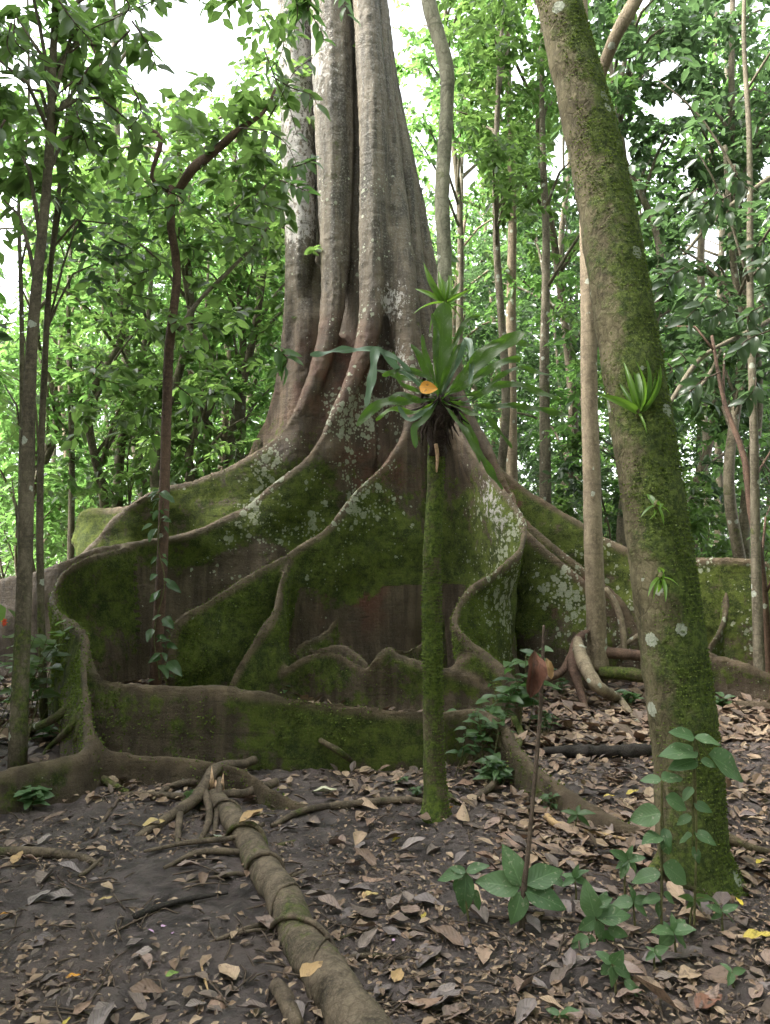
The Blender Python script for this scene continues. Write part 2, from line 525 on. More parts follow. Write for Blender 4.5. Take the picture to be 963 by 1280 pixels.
M['leaf_orange'] = m_litter('fallen orange leaf', [(0.62, 0.28, 0.03), (0.52, 0.25, 0.05)], wet=0.45)
M['leaf_red'] = m_litter('fallen rust leaf', [(0.24, 0.105, 0.065), (0.20, 0.095, 0.065)], wet=0.5)
M['leaf_pale'] = m_litter('fallen pale leaf', [(0.55, 0.53, 0.38), (0.52, 0.48, 0.36)], wet=0.5)
M['leaf_green'] = m_litter('fallen green leaf', [(0.16, 0.28, 0.05), (0.20, 0.30, 0.06)], wet=0.4)
M['petal'] = m_litter('pink petal', [(0.72, 0.45, 0.68), (0.72, 0.45, 0.68)], wet=0.4)
M['flower'] = m_litter('red flower', [(0.7, 0.08, 0.03), (0.7, 0.08, 0.03)], wet=0.4)
M['stem'] = m_bark('green brown stem', (0.07, 0.075, 0.03), (0.15, 0.14, 0.06), lich=0)

# ------------------------------------------------------------------ forest floor
def build_ground():
    def grid(xs, ys, fine):
        X, Y = np.meshgrid(xs, ys)
        Z = np.zeros_like(X)
        for i in range(X.shape[0]):
            for j in range(X.shape[1]):
                x, y = X[i, j], Y[i, j]
                z = gz(x, y)
                if fine:
                    q = Vector((x * 5, y * 5, 0))
                    z += 0.026 * noise.fractal(q, 0.7, 2.1, 4) + 0.022 * abs(noise.noise(Vector((x * 17, y * 17, 5))))
                Z[i, j] = z
        V = np.column_stack([X.ravel(), Y.ravel(), Z.ravel()])
        nx, ny = len(xs), len(ys)
        idx = np.arange(nx * ny).reshape(ny, nx)
        F = np.column_stack([idx[:-1, :-1].ravel(), idx[:-1, 1:].ravel(), idx[1:, 1:].ravel(), idx[1:, :-1].ravel()])
        return V, F
    def axis(lo, hi, dense_lo, dense_hi, s, grow=1.16):
        a = list(np.arange(dense_lo, dense_hi, s))
        d, x = s, a[-1]
        while x < hi: d *= grow; x += d; a.append(x)
        d, x = s, a[0]; b = []
        while x > lo: d *= grow; x -= d; b.append(x)
        return np.array(b[::-1] + a)
    V, F = grid(axis(-150, 150, -3.2, 3.4, 0.024), axis(-60, 260, 1.7, 7.0, 0.024), True)
    o = link('forest_floor', mesh_np('forest_floor', V, F, M['soil']))
    tag(o, kind='structure')
build_ground()

def leaf_arrays(O, D, N, S, asp=0.45, fold=0.12, droop=0.12, simple=False):
    """two-quad folded leaves: O base, D direction, N face normal, S length"""
    O = np.asarray(O, float); n = len(O)
    D = D / (np.linalg.norm(D, axis=1)[:, None] + 1e-9)
    X = np.cross(D, N); X /= np.linalg.norm(X, axis=1)[:, None] + 1e-9
    Z = np.cross(X, D)
    S = np.asarray(S, float)[:, None]
    if simple:
        t = [(0, 0, 0), (-.5 * asp, .45, fold * asp), (0, 1, -droop), (.5 * asp, .45, fold * asp)]
        V = np.stack([O + S * (X * a + D * b + Z * c) for a, b, c in t], axis=1).reshape(-1, 3)
        return V, np.arange(n)[:, None] * 4 + np.array([[0, 3, 2, 1]]), np.repeat(RNG.uniform(0, 1, n), 4)
    t = [(0, 0, 0), (-.5 * asp, .38, fold * asp), (-.36 * asp, .74, -droop * .4 + fold * asp), (0, 1, -droop), (.5 * asp, .38, fold * asp), (.36 * asp, .74, -droop * .4 + fold * asp)]
    V = np.stack([O + S * (X * a + D * b + Z * c) for a, b, c in t], axis=1).reshape(-1, 3)
    b = np.arange(n)[:, None] * 6
    F = np.concatenate([b + np.array([[0, 3, 2, 1]]), b + np.array([[0, 4, 5, 3]])])
    A = np.repeat(RNG.uniform(0, 1, n), 6)
    return V, F, A


M['leaf_moss'] = m_leaf('moss blade', (0.04, 0.065, 0.008), (0.13, 0.17, 0.02), (0.18, 0.27, 0.03), tw=0.2, gloss=0.8)

# ------------------------------------------------------------------ the giant buttressed tree
# rim lines: (photo x, photo y, distance, rim radius, half thickness of the wall)
RIBS = [
    ('A', [(372, -420, 11.2, .26), (370, -160, 10.9, .26), (369, 0, 10.8, .26), (373, 200, 10.75, .25), (375, 330, 10.75, .22), (362, 430, 10.8, .13), (343, 510, 11, .09), (318, 562, 11.3, .07), (285, 600, 11.7, .06), (240, 635, 12.2, .06), (200, 665, 12.8, .06), (180, 690, 13.2, .06)], 4),
    ('B', [(412, -420, 10.9, .3), (414, -160, 10.6, .32), (416, 60, 10.45, .3), (418, 200, 10.35, .26), (419, 330, 10.25, .2), (412, 415, 10.1, .16), (398, 470, 10, .12), (373, 518, 9.9, .085), (345, 550, 9.9, .07), (300, 580, 9.9, .065), (250, 600, 9.9, .06), (200, 613, 9.9, .06), (165, 632, 9.9, .06), (140, 655, 10, .06), (118, 680, 10.1, .06), (95, 705, 10.2, .06)], 5),
    ('B', [(215, 609, 9.95, .06), (180, 625, 10.3, .06), (150, 637, 10.7, .07), (112, 642, 11.0, .08), (103, 650, 11.1, .08), (98, 680, 11.1, .09)], 0),
    ('C', [(446, -420, 10.7, .2), (452, -160, 10.4, .2), (458, 0, 10.2, .2), (468, 150, 10.1, .2), (467, 300, 10, .185), (464, 400, 9.9, .165), (449, 455, 9.8, .13), (426, 508, 9.6, .09), (395, 563, 9.55, .07), (345, 606, 9.45, .065), (300, 640, 9.5, .065), (235, 669, 9.45, .065), (185, 677, 9.35, .06), (130, 686, 9.15, .06), (85, 702, 9.0, .06), (50, 715, 9.15, .06), (0, 728, 9.4, .06), (-90, 742, 9.8, .06)], 5),
    ('L', [(165, 683, 9.25, .05), (112, 697, 8.7, .05), (88, 710, 8.4, .05), (74, 727, 7.95, .05), (67, 750, 7.3, .05), (80, 773, 6.6, .05), (106, 793, 5.95, .05), (114, 825, 5.8, .05), (134, 850, 5.65, .045), (200, 859, 5.5, .04), (300, 864, 5.45, .04), (420, 880, 5.4, .04), (530, 891, 5.4, .04), (590, 890, 5.5, .04), (622, 902, 5.35, .05), (648, 938, 5.0, .055), (700, 985, 4.5, .055), (755, 1022, 4.2, .05), (800, 1040, 4.12, .045), (850, 1062, 4.05, .03)], 0),
    ('P', [(106, 796, 5.95, .05), (108, 850, 5.5, .055), (112, 900, 5.2, .06), (112, 942, 4.95, .07), (70, 955, 4.75, .07), (20, 968, 4.6, .07), (-60, 985, 4.4, .07)], 0),
    ('P', [(110, 895, 5.2, .05), (128, 936, 5.1, .05), (165, 946, 5.05, .045), (220, 950, 5.05, .045), (275, 953, 4.95, .045), (312, 965, 4.8, .04), (335, 985, 4.6, .035), (380, 1006, 4.5, .03), (415, 1022, 4.5, .02)], 0),
    ('E', [(450, -420, 11.0, .16), (458, -160, 10.75, .16), (473, 60, 10.55, .16), (487, 200, 10.35, .18), (500, 330, 10.1, .21), (508, 430, 9.9, .2), (516, 495, 9.7, .13), (511, 535, 9.5, .08), (488, 575, 9.3, .06), (446, 615, 9.1, .055), (413, 657, 8.9, .05), (370, 688, 8.75, .05), (320, 716, 8.3, .05), (262, 752, 7.85, .05), (230, 771, 7.6, .055), (217, 790, 7.5, .06), (211, 850, 7.45, .07)], 5),
    ('E', [(362, 702, 8.65, .04), (350, 730, 8.3, .04), (345, 762, 8.0, .045), (322, 798, 7.75, .045), (303, 825, 7.6, .045), (288, 856, 7.5, .04)], 0),
    ('F', [(455, -420, 11.2, .14), (462, -160, 11, .14), (480, 60, 10.85, .13), (503, 200, 10.75, .13), (520, 330, 10.6, .15), (534, 430, 10.2, .14), (550, 497, 9.8, .12), (572, 540, 9.5, .075), (603, 582, 9.1, .06), (632, 617, 8.8, .06), (650, 642, 8.6, .06), (656, 665, 8.4, .06), (648, 692, 8.1, .055), (620, 715, 7.85, .055), (590, 735, 7.65, .055), (572, 757, 7.45, .05), (570, 783, 7.3, .05), (592, 806, 7.15, .05), (620, 830, 7.0, .05), (650, 862, 6.8, .05)], 6),
    ('G', [(456, -420, 11.5, .12), (463, -160, 11.3, .12), (483, 60, 11.2, .12), (514, 230, 11.1, .13), (536, 350, 10.95, .14), (552, 430, 10.6, .12), (568, 495, 10.3, .1), (592, 545, 10.2, .07), (628, 590, 10.1, .065), (668, 622, 10, .065), (720, 652, 9.9, .065), (775, 685, 9.7, .065), (830, 702, 9.4, .065), (900, 700, 9.1, .065), (963, 705, 8.9, .065), (1050, 715, 8.7, .065), (1160, 740, 8.6, .065)], 5),
    ('H', [(556, 440, 10.3, .12), (575, 500, 10.05, .11), (595, 540, 9.9, .09), (617, 580, 9.75, .075), (640, 625, 9.6, .07), (665, 660, 9.5, .07), (700, 690, 9.4, .065), (735, 718, 9.3, .065), (775, 752, 9.2, .06), (800, 795, 9.1, .06)], 0),
    ('H', [(640, 615, 9.3, .06), (654, 655, 9.1, .06), (672, 681, 8.95, .055), (705, 706, 8.8, .055), (735, 735, 8.6, .055), (760, 785, 8.5, .05)], 0),
    ('G', [(908, 740, 8.75, .035), (907, 765, 8.55, .035), (900, 788, 8.35, .035), (883, 812, 8.2, .035), (876, 835, 8.1, .035)], 0),
    ('R', [(876, 815, 8.2, .05), (920, 828, 8.0, .05), (965, 845, 7.8, .05), (1030, 860, 7.6, .05)], 0),
    ('S', [(800, 868, 7.7, .05), (880, 874, 7.6, .06), (930, 880, 7.5, .06), (985, 884, 7.4, .05)], 0),
    ('K', [(350, 842, 7.9, .035), (375, 825, 7.9, .035), (398, 814, 7.8, .035), (420, 816, 7.7, .035), (440, 827, 7.6, .035), (460, 836, 7.5, .035), (472, 822, 7.5, .035), (486, 807, 7.5, .035), (500, 818, 7.4, .035), (529, 829, 7.3, .035), (560, 838, 7.2, .035), (600, 852, 7.1, .035), (640, 866, 7.0, .035)], 0),
    ('K', [(486, 808, 7.5, .03), (508, 812, 7.7, .03), (529, 803, 7.95, .03), (545, 782, 8.3, .03), (556, 765, 8.7, .03)], 0),
    ('K', [(392, 812, 8.3, .03), (412, 808, 8.15, .03), (428, 806, 8.1, .03), (445, 817, 7.9, .03), (462, 832, 7.6, .03)], 0),
    ('K', [(594, 808, 7.15, .03), (582, 822, 7.2, .03), (560, 838, 7.25, .03)], 0),
    ('K', [(425, 768, 8.7, .03), (404, 792, 8.45, .03), (376, 804, 8.3, .03), (370, 812, 8.2, .03), (376, 822, 8.1, .03)], 0),
    ('D', [(440, -420, 10.9, .16), (443, 60, 10.75, .14), (444, 200, 10.7, .13), (437, 330, 10.6, .12), (436, 430, 10.45, .13), (425, 480, 10.2, .12), (408, 530, 10.0, .09), (398, 575, 9.9, .08)], 9),
]
AX = lambda z: (P(452 - z * 2.6 + 12, 690, 10.9).x, 10.95)


def sheet_mesh(pts, start):
    W = [P(a, b, d) for a, b, d, r in pts]
    rr = [(p[3] * .64 if p[3] <= .07 else p[3]) for p in pts]
    tb = MB()
    tb.tube(W, rr, n=10, step=0.06)
    parts = [(tb.v, tb.f)]
    C, R = spline(W, rr, 0.05)
    rimpts = C.copy()
    if start is not None and start < len(pts) - 2:
        C, R = spline(W[start:], rr[start:], 0.06)
        # smooth plan tangent
        T = np.gradient(C[:, :2], axis=0)
        for _ in range(6):
            T[1:-1] = (T[:-2] + 2 * T[1:-1] + T[2:]) / 4
        if C[0, 2] > 1.8:
            for i in range(len(C)):
                ax = AX(C[i, 2]); rd = C[i, :2] - np.array(ax); rd /= np.linalg.norm(rd) + 1e-6
                T[i] += rd * 0.012
            # lead the wall into the core
            ax = np.array(AX(C[0, 2])); q = C[0, :2] + (ax - C[0, :2]) * 0.75
            lead = np.array([[*(C[0, :2] * (1 - t) + q * t), C[0, 2]] for t in (1, 0.66, 0.33)])
            C = np.vstack([lead, C]); T = np.vstack([np.repeat(T[:1], 3, 0), T]); R = np.concatenate([[R[0]] * 3, R])
        T /= np.linalg.norm(T, axis=1)[:, None] + 1e-9
        N = np.column_stack([-T[:, 1], T[:, 0]])
        m = 22
        V, F = [], []
        for i in range(len(C)):
            x, y, z = C[i]
            z0 = -0.3
            hw = min(R[i] * 0.85, 0.065)
            near = math.exp(-max(0, (np.linalg.norm(C[i, :2] - np.array(AX(2))) - 0.9)) / 0.7) if len(pts) > 9 and pts[0][1] < 500 else 0
            L, Rr = [], []
            for j in range(m):
                f = j / (m - 1)
                zz = z0 + (z - z0) * f
                h = max(zz, 0)
                wob = 0.30 * noise.noise(Vector((x * 0.8, y * 0.8, zz * 0.7 + 9))) * min(1, (z - zz) / 0.6) * min(1, z / 1.2)
                wd = hw * (1 + 1.3 * math.exp(-h / 0.14)) + near * 0.13 * min(1, (z - zz) / 1.0)
                for s, Ls in ((1, L), (-1, Rr)):
                    Ls.append((x + N[i, 0] * (s * wd + wob), y + N[i, 1] * (s * wd + wob), zz))
            ring = L + Rr[::-1]
            V += ring
            if i:
                b = len(V) - 2 * m; a = b - 2 * m
                for q in range(2 * m):
                    q2 = (q + 1) % (2 * m)
                    F.append((a + q, a + q2, b + q2, b + q))
        def cap(off, flip):
            for j in range(m - 1):
                q = (off + j, off + j + 1, off + 2 * m - 2 - j, off + 2 * m - 1 - j)
                F.append(q if flip else q[::-1])
        cap(0, False); cap(len(V) - 2 * m, True)
        parts.append((V, F))
    return parts, rimpts


def build_giant():
    V, F, PID = [], [], []
    rims = []
    names = sorted({r[0] for r in RIBS})
    for gi, pts, st in RIBS:
        parts, rp = sheet_mesh(pts, st)
        for v, f in parts:
            n = len(V); V += [tuple(p) for p in v]; F += [tuple(i + n for i in q) for q in f]
            PID += [names.index(gi) + 1] * len(v)
        rims.append(rp)
    # core
    cb = MB()
    zs = [-0.3, 0.3, 1, 2, 3, 4, 5.5, 7.5, 9.5, 12, 14.2]
    rr = [1.05, .92, .84, .76, .64, .54, .46, .42, .42, .4, .4]
    px = [520, 515, 505, 492, 480, 468, 456, 442, 434, 425, 418]
    dd = [10.6, 10.6, 10.6, 10.65, 10.7, 10.75, 10.8, 10.85, 10.9, 11.0, 11.1]
    cp = []
    for z, p, d in zip(zs, px, dd):
        cp.append(Vector(((p - 481.5) / FPX * d, d, z)))
    cb.tube(cp, rr, n=48, step=0.08)
    cb.tube([Vector((p.x - 0.22 * min(1, max(0, p.z / 5)), p.y + 0.7, p.z)) for p in cp], [1.0, .95, .9, .85, .8, .74, .7, .68, .66, .62, .6], n=48, step=0.08)
    n = len(V); V += [tuple(p) for p in cb.v]; F += [tuple(i + n for i in q) for q in cb.f]; PID += [0] * len(cb.v)
    me = bpy.data.meshes.new('giant_raw')
    me.from_pydata(V, [], F)
    tmp = bpy.data.objects.new('giant_raw', me); COL.objects.link(tmp)
    md = tmp.modifiers.new('r', 'REMESH'); md.mode = 'VOXEL'; md.voxel_size = 0.029
    dg = bpy.context.evaluated_depsgraph_get()
    ev = tmp.evaluated_get(dg); m2 = ev.to_mesh()
    nv = len(m2.vertices)
    co = np.zeros(nv * 3, np.float32); m2.vertices.foreach_get('co', co); co = co.reshape(-1, 3).astype(float)
    fl = np.zeros(len(m2.loops), np.int32); m2.loops.foreach_get('vertex_index', fl)
    F4 = fl.reshape(-1, 4)
    ev.to_mesh_clear(); bpy.data.objects.remove(tmp)
    E = np.vstack([F4[:, [0, 1]], F4[:, [1, 2]], F4[:, [2, 3]], F4[:, [3, 0]]])
    def smooth(co, it, lam=0.5):
        deg = np.bincount(E[:, 0], minlength=nv) + np.bincount(E[:, 1], minlength=nv)
        for _ in range(it):
            acc = np.zeros_like(co)
            for k in range(3):
                acc[:, k] = np.bincount(E[:, 0], weights=co[E[:, 1], k], minlength=nv) + np.bincount(E[:, 1], weights=co[E[:, 0], k], minlength=nv)
            co = co + lam * (acc / np.maximum(deg, 1)[:, None] - co)
        return co
    co = smooth(co, 4)
    def vnormals(co):
        a, b, c, d = (co[F4[:, i]] for i in range(4))
        fn = np.cross(c - a, d - b)
        vn = np.zeros_like(co)
        for k in range(3):
            for i in range(4): vn[:, k] += np.bincount(F4[:, i], weights=fn[:, k], minlength=nv)
        return vn / (np.linalg.norm(vn, axis=1)[:, None] + 1e-9)
    vn = vnormals(co)
    # distance to the rim
    RP = np.vstack(rims)
    kd = kdtree.KDTree(len(RP))
    for i, p in enumerate(RP): kd.insert(p, i)
    kd.balance()
    kp = kdtree.KDTree(len(V))
    for i, p in enumerate(V): kp.insert(p, i)
    kp.balance()
    PID = np.array(PID)
    rim = np.zeros(nv); part = np.zeros(nv, int)
    dis = np.zeros(nv)
    rid = np.zeros(nv, int)
    for i in range(nv):
        c = co[i]
        _, ri, d = kd.find(c); rim[i] = d
        _, j, _ = kp.find(c); part[i] = PID[j]
        z = c[2]
        q = Vector(c)
        dis[i] = 0.006 * noise.noise(q * 20) + (0.030 if z < 3.2 else max(.012, .030 - (z - 3.2) * .02)) * noise.noise(Vector((c[0] * 2.2, c[1] * 2.2, c[2] * 3.4 if z < 3.2 else 10.88 + (z - 3.2) * .5)))
        if z > 3: dis[i] += .028 * min(1, z - 3) * (noise.noise(Vector((c[0] * 4.5, c[1] * 4.5, z * .22))) + .5 * noise.noise(Vector((c[0] * 11, c[1] * 11, z * .4)))) + 0.008 * noise.noise(q * 9) + 0.012 * noise.noise(Vector((c[0] * 5, c[1] * 5, z * 0.6)))
        dis[i] += 0.004 * noise.noise(Vector((c[0] * 4, c[1] * 4, z * 30))) * min(1, max(0, z - 1))
    co = co + vn * dis[:, None]
    vn = vnormals(co)
    z = co[:, 2]
    rimf = np.clip(1 - (rim - 0.035) / 0.045, 0, 1) * np.clip((5.0 - z) / 1.8, 0, 1)
    # photo-independent growth zones, in world units
    face = np.clip((3.6 - z) / 1.2, 0, 1)
    pn = np.array([names.index(x) for x in names])
    def near(px_, py_, D, rad):
        p = np.array(P(px_, py_, D)); return np.clip(1.25 - np.linalg.norm(co - p, axis=1) / rad, 0, 1)
    moss = 0.72 * face * np.clip(0.35 + z / 1.0, 0, 1)
    moss += 0.35 * near(480, 660, 9.1, 1.0) + 0.5 * near(590, 800, 7.4, .5) + 0.9 * near(240, 810, 7.6, .8) + 0.4 * near(80, 800, 6.8, .6) + 0.3 * near(400, 920, 5.4, .9)
    moss += 0.3 * near(300, 690, 8.6, 1.2) - 0.5 * near(560, 600, 9.6, .9) - 0.4 * near(445, 580, 9.6, .7)
    moss += 0.25 * near(640, 740, 8, .6)
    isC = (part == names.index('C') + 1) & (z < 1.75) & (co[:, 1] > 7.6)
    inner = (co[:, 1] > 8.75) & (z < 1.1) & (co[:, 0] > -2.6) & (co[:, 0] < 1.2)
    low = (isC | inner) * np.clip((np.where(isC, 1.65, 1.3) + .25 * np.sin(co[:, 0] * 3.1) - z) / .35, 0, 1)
    moss = moss * (1 - .92 * low)  # moss thinned low on rear wall and hollow: brown bark plus painted shade
    lich = 0.6 * near(360, 590, 9.6, 1.0) + 0.45 * near(300, 640, 9.3, 1.3) + 0.5 * near(440, 560, 9.6, .9) + 0.55 * near(480, 480, 9.9, 1.1) + 0.45 * near(450, 640, 9.1, 1.0)
    lich += 0.5 * near(590, 640, 8.9, .9) + 0.6 * near(640, 740, 8.0, .9) + 0.5 * near(700, 740, 9.0, 1.2) + 0.5 * near(900, 740, 9.1, 1.8) + 0.4 * near(350, 740, 8.7, .8)
    lich += 0.35 * near(150, 700, 8, 1.0) + 0.35 * near(470, 300, 10, 1.6) + 0.25 * near(300, 780, 8.5, .8)
    lich = np.clip(lich * 1.35 + .12, 0, 1)
    red = 0.5 * near(425, 470, 10.1, .9) + 0.8 * near(450, 740, 8.9, .55) + 0.7 * near(640, 640, 9.7, .7) + 0.5 * near(150, 760, 8, .9) + 0.8 * near(470, 600, 9.6, .6) + .6 * near(700, 720, 9.2, .8) + 0.2 * near(360, 480, 10.9, .9) + .4 * near(300, 800, 8.4, .6)
    pale = 1.1 * near(350, 60, 10.5, 1.0) + 1.0 * near(352, 230, 10.5, .75) + 0.9 * near(492, 380, 9.95, .45) + 0.9 * near(497, 460, 9.8, .45) + 0.8 * near(372, 280, 10.5, .5) + 0.75 * near(366, 140, 10.6, 1.0) + 0.85 * near(595, 610, 8.95, .35) + 0.95 * near(610, 650, 8.7, .4) + 0.75 * near(600, 695, 8.3, .35)  # white crust; on the left column it also paints in overexposed light
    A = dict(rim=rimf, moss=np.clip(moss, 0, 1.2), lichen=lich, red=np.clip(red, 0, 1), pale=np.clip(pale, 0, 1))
    root = empty('buttressed_tree', (0.2, 10.6, 0), 'giant fluted rainforest tree with tall winding buttress roots spreading across the floor', 'tree')
    nm = {0: ('trunk', None), names.index('A') + 1: ('trunk', None), names.index('D') + 1: ('trunk', None)}
    lab = {'B': 'mossy buttress root sweeping away to the back left', 'C': 'longest buttress root running left with pale lichen under its rim',
           'L': 'low winding buttress root forming a long mossy wall in front', 'P': 'rounded root forking from the front corner of the low wall',
           'E': 'broad front buttress root ending in a steep mossy edge', 'F': 'right front buttress root with a white crusted face and a wavy rim',
           'G': 'long low buttress root running away to the right', 'H': 'reddish forked buttress root behind the right front one',
           'S': 'green root lying along the floor behind the leaning tree', 'R': 'low green root on the floor at far right', 'K': 'small looping buttress roots in front of the dark hollow'}
    for kx, x in enumerate(names):
        if x not in 'AD': nm[kx + 1] = ('surface_root' if x in 'RSP' else 'buttress_root', lab[x])
    fp = part[F4]
    fpart = np.where(fp[:, 0] == fp[:, 2], fp[:, 0], fp[:, 1])
    # the high columns of the ribs belong to the trunk
    fz = z[F4].mean(axis=1)
    fpart = np.where(fz > 3.9, 0, fpart)
    for x in 'AD': fpart = np.where(fpart == names.index(x) + 1, 0, fpart)
    for pid in np.unique(fpart):
        sel = F4[fpart == pid]
        used = np.unique(sel)
        remap = np.zeros(nv, int); remap[used] = np.arange(len(used))
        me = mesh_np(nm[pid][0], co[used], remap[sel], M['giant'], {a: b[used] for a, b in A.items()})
        me.normals_split_custom_set_from_vertices([tuple(q) for q in vn[used]])
        o = link(nm[pid][0], me, root)
        if nm[pid][1]: o['label'] = nm[pid][1]
    # moss blades standing off the mossy faces
    wgt = np.clip(A['moss'] - .25, 0, 1) * (1 - rimf * .6) * (z < 3) * (z > .03) * (np.array([noise.noise(Vector(q) * 1.7) + .55 * noise.noise(Vector(q) * 6) for q in co]) > -.05)
    wgt *= np.clip(9.0 / co[:, 1] - .7, .1, 1)
    idx = RNG.choice(nv, 60000, p=wgt / wgt.sum())
    O = co[idx] + RNG.normal(0, .012, (len(idx), 3)); O -= vn[idx] * np.sum((O - co[idx]) * vn[idx], axis=1)[:, None]
    Vt, Ft, At = leaf_arrays(O, vn[idx] + RNG.normal(0, .45, (len(idx), 3)) + np.array([0, 0, -.35]), RNG.normal(0, 1, (len(idx), 3)), RNG.uniform(.008, .022, len(idx)), .8, simple=True)
    o = link('moss_tufts', mesh_np('moss_tufts', Vt, Ft, M['leaf_moss'], {'lv': At}), root); o['kind'] = 'stuff'
    return root
GIANT = build_giant()

# thin roots running off the buttresses over the soil
def groot(pts, rad, mat='root', n=8, name='surface_root', parent=None, lift=0.0):
    mb = MB()
    W = []
    for p in pts:
        if len(p) == 2: W.append(G(p[0], p[1], lift))
        else: W.append(P(p[0], p[1], p[2]) if p[2] > 1.2 else G(p[0], p[1], p[2]))
    mb.tube(W, rad, n=n, step=0.04, bump=0.18, bs=14)
    return mb.build(name, M[mat], parent)

for pts, rad in [
    ([(104, 862, 5.75), (85, 885, 5.7), (55, 905, 5.75), (28, 915, .02), (0, 920, .0)], [.03, .035, .03, .025, .015]),
    ([(100, 880, 5.55), (88, 910, 5.4), (62, 938, .02), (50, 955, 0)], [.028, .026, .02, .012]),
    ([(104, 900, 5.3), (96, 925, 5.3), (92, 948, .02), (84, 965, -.01)], [.025, .025, .02, .015]),
    ([(318, 966, .09), (300, 975, .10), (270, 988, .13), (245, 1015, .08), (205, 1035, .03), (170, 1050, 0)], [.03, .035, .04, .035, .028, .02]),
    ([(255, 1005, .10), (262, 1030, .04), (250, 1052, 0)], [.022, .02, .014]),
    ([(275, 1000, .12), (272, 1020, .05), (268, 1045, 0)], [.02, .02, .012]),
    ([(225, 1030, .05), (223, 1045, .02), (222, 1060, -.01)], [.02, .018, .012]),
    ([(345, 990, .06), (310, 1003, .05), (288, 1006, .06), (250, 1003, .03), (190, 1000, .02), (150, 996, 0)], [.028, .028, .025, .025, .02, .015]),
    ([(290, 985, .04), (250, 985, .04), (215, 990, .03), (190, 1003, 0)], [.022, .024, .022, .015]),
    ([(150, 955, .04), (120, 975, .05), (140, 988, .03), (165, 996, 0)], [.045, .035, .025, .018]),
    ([(-10, 1068, .02), (50, 1071, .03), (100, 1076, .02), (125, 1083, 0)], [.024, .026, .022, .014]),
    ([(560, 1012, .02), (500, 1008, .03), (440, 1012, .03), (380, 1022, .03), (340, 1036, .01)], [.012, .022, .024, .02, .014]),
    ([(180, 1072, .02), (235, 1062, .03), (290, 1060, .05), (330, 1052, .09)], [.008, .013, .014, .012]),
    ([(205, 1088, .0), (250, 1075, .03), (305, 1073, .03), (320, 1070, .03)], [.010, .016, .016, .012]),
    ([(598, 862, .05), (560, 856, .06), (530, 850, .08)], [.02, .025, .03]),
    ([(455, 838, .12), (450, 860, .06), (436, 876, 0)], [.018, .015, .01]),
    ([(486, 848, .12), (505, 860, .06), (528, 872, 0)], [.03, .032, .02]),
    ([(640, 900, .1), (652, 925, .06), (640, 950, .02)], [.03, .026, .02]),
    ([(400, 925, 5.35), (425, 940, 5.3), (450, 958, 0)], [.02, .022, .012]),
    ([(590, 1010, .02), (625, 985, .05), (650, 965, .06), (690, 985, .03)], [.015, .025, .028, .02]),
]:
    groot(pts, rad, 'moss_root' if pts[0][1] < 960 else 'root', parent=GIANT)

# ------------------------------------------------------------------ trees with single trunks
def tree_root(label, base, group=None, name='tree', cat='tree'):
    return empty(name, base, label, cat, group)


# leaning mossy tree
lt = [(905, 1180, 3.50, .20), (883, 1112, 3.58, .17), (866, 1060, 3.6, .156), (860, 960, 3.62, .152), (843, 820, 3.64, .15), (820, 650, 3.68, .148), (797, 500, 3.74, .146), (770, 330, 3.8, .142), (742, 180, 3.86, .132), (710, 50, 3.9, .118), (695, -10, 3.92, .110), (660, -160, 4.0, .11), (600, -400, 4.1, .10), (540, -700, 4.2, .09)]
LEAN = tree_root('thick leaning tree with mossy brown bark in the right foreground', G(880, 1110), name='leaning_tree')
mb = MB(); mb.tube([P(a, b, d) for a, b, d, r in lt], [q[3] for q in lt], n=40, step=0.03, bump=0.07, bs=7)
mb.build('trunk', M['lean_bark'], LEAN)
for pts, rad in [([(893, 1090, .10), (905, 1108, .03), (922, 1120, 0)], [.05, .035, .02]), ([(840, 1085, .10), (822, 1098, .04), (800, 1112, 0)], [.05, .035, .02]), ([(905, 1062, .06), (940, 1068, .03), (975, 1066, .0)], [.03, .02, .015]), ([(895, 1030, .15), (878, 1060, .08), (880, 1085, .05)], [.02, .02, .02])]:
    groot(pts, rad, 'moss_root', name='root', parent=LEAN)

# moss tufts standing off the bark: many tiny blades
def moss_tufts(name, path, rad, n, side, parent, zmax=9, s=.012, mat='leaf_moss', amin=-1.0):
    C, R = spline(path, rad, 0.02)
    T = np.gradient(C, axis=0); T /= np.linalg.norm(T, axis=1)[:, None]
    i = RNG.integers(0, len(C), n)
    th = RNG.uniform(0, 2 * np.pi, n)
    X = np.cross(T[i], [0, 1.0, 0.01]); X /= np.linalg.norm(X, axis=1)[:, None]
    Y = np.cross(T[i], X)
    d = X * np.cos(th)[:, None] + Y * np.sin(th)[:, None]
    score = d @ np.array(side) + RNG.normal(0, .25, n) + np.array([0.9 * noise.noise(Vector(C[a] * 2.5 + d[b] * .2)) for b, a in enumerate(i)])
    z = C[i, 2]
    ok = (score > amin) & (z < zmax) & (d[:, 1] < 0.5)
    O = C[i][ok] + d[ok] * (R[i][ok] * 0.99)[:, None]
    dd = d[ok] * 0.7 + RNG.normal(0, .5, (ok.sum(), 3)) + np.array([0, 0, -.3])
    V, F, A = leaf_arrays(O, dd, RNG.normal(0, 1, (ok.sum(), 3)), RNG.uniform(.6, 1.5, ok.sum()) * s, .7, simple=True)
    o = link(name, mesh_np(name, V, F, M[mat], {'lv': A}), parent)
    o['kind'] = 'stuff'
    return o


moss_tufts('moss_tufts', [P(a, b, d) for a, b, d, r in lt[:12]], [q[3] for q in lt[:12]], 52000, (0.65, -0.5, 0), LEAN, amin=-0.1, s=.009)

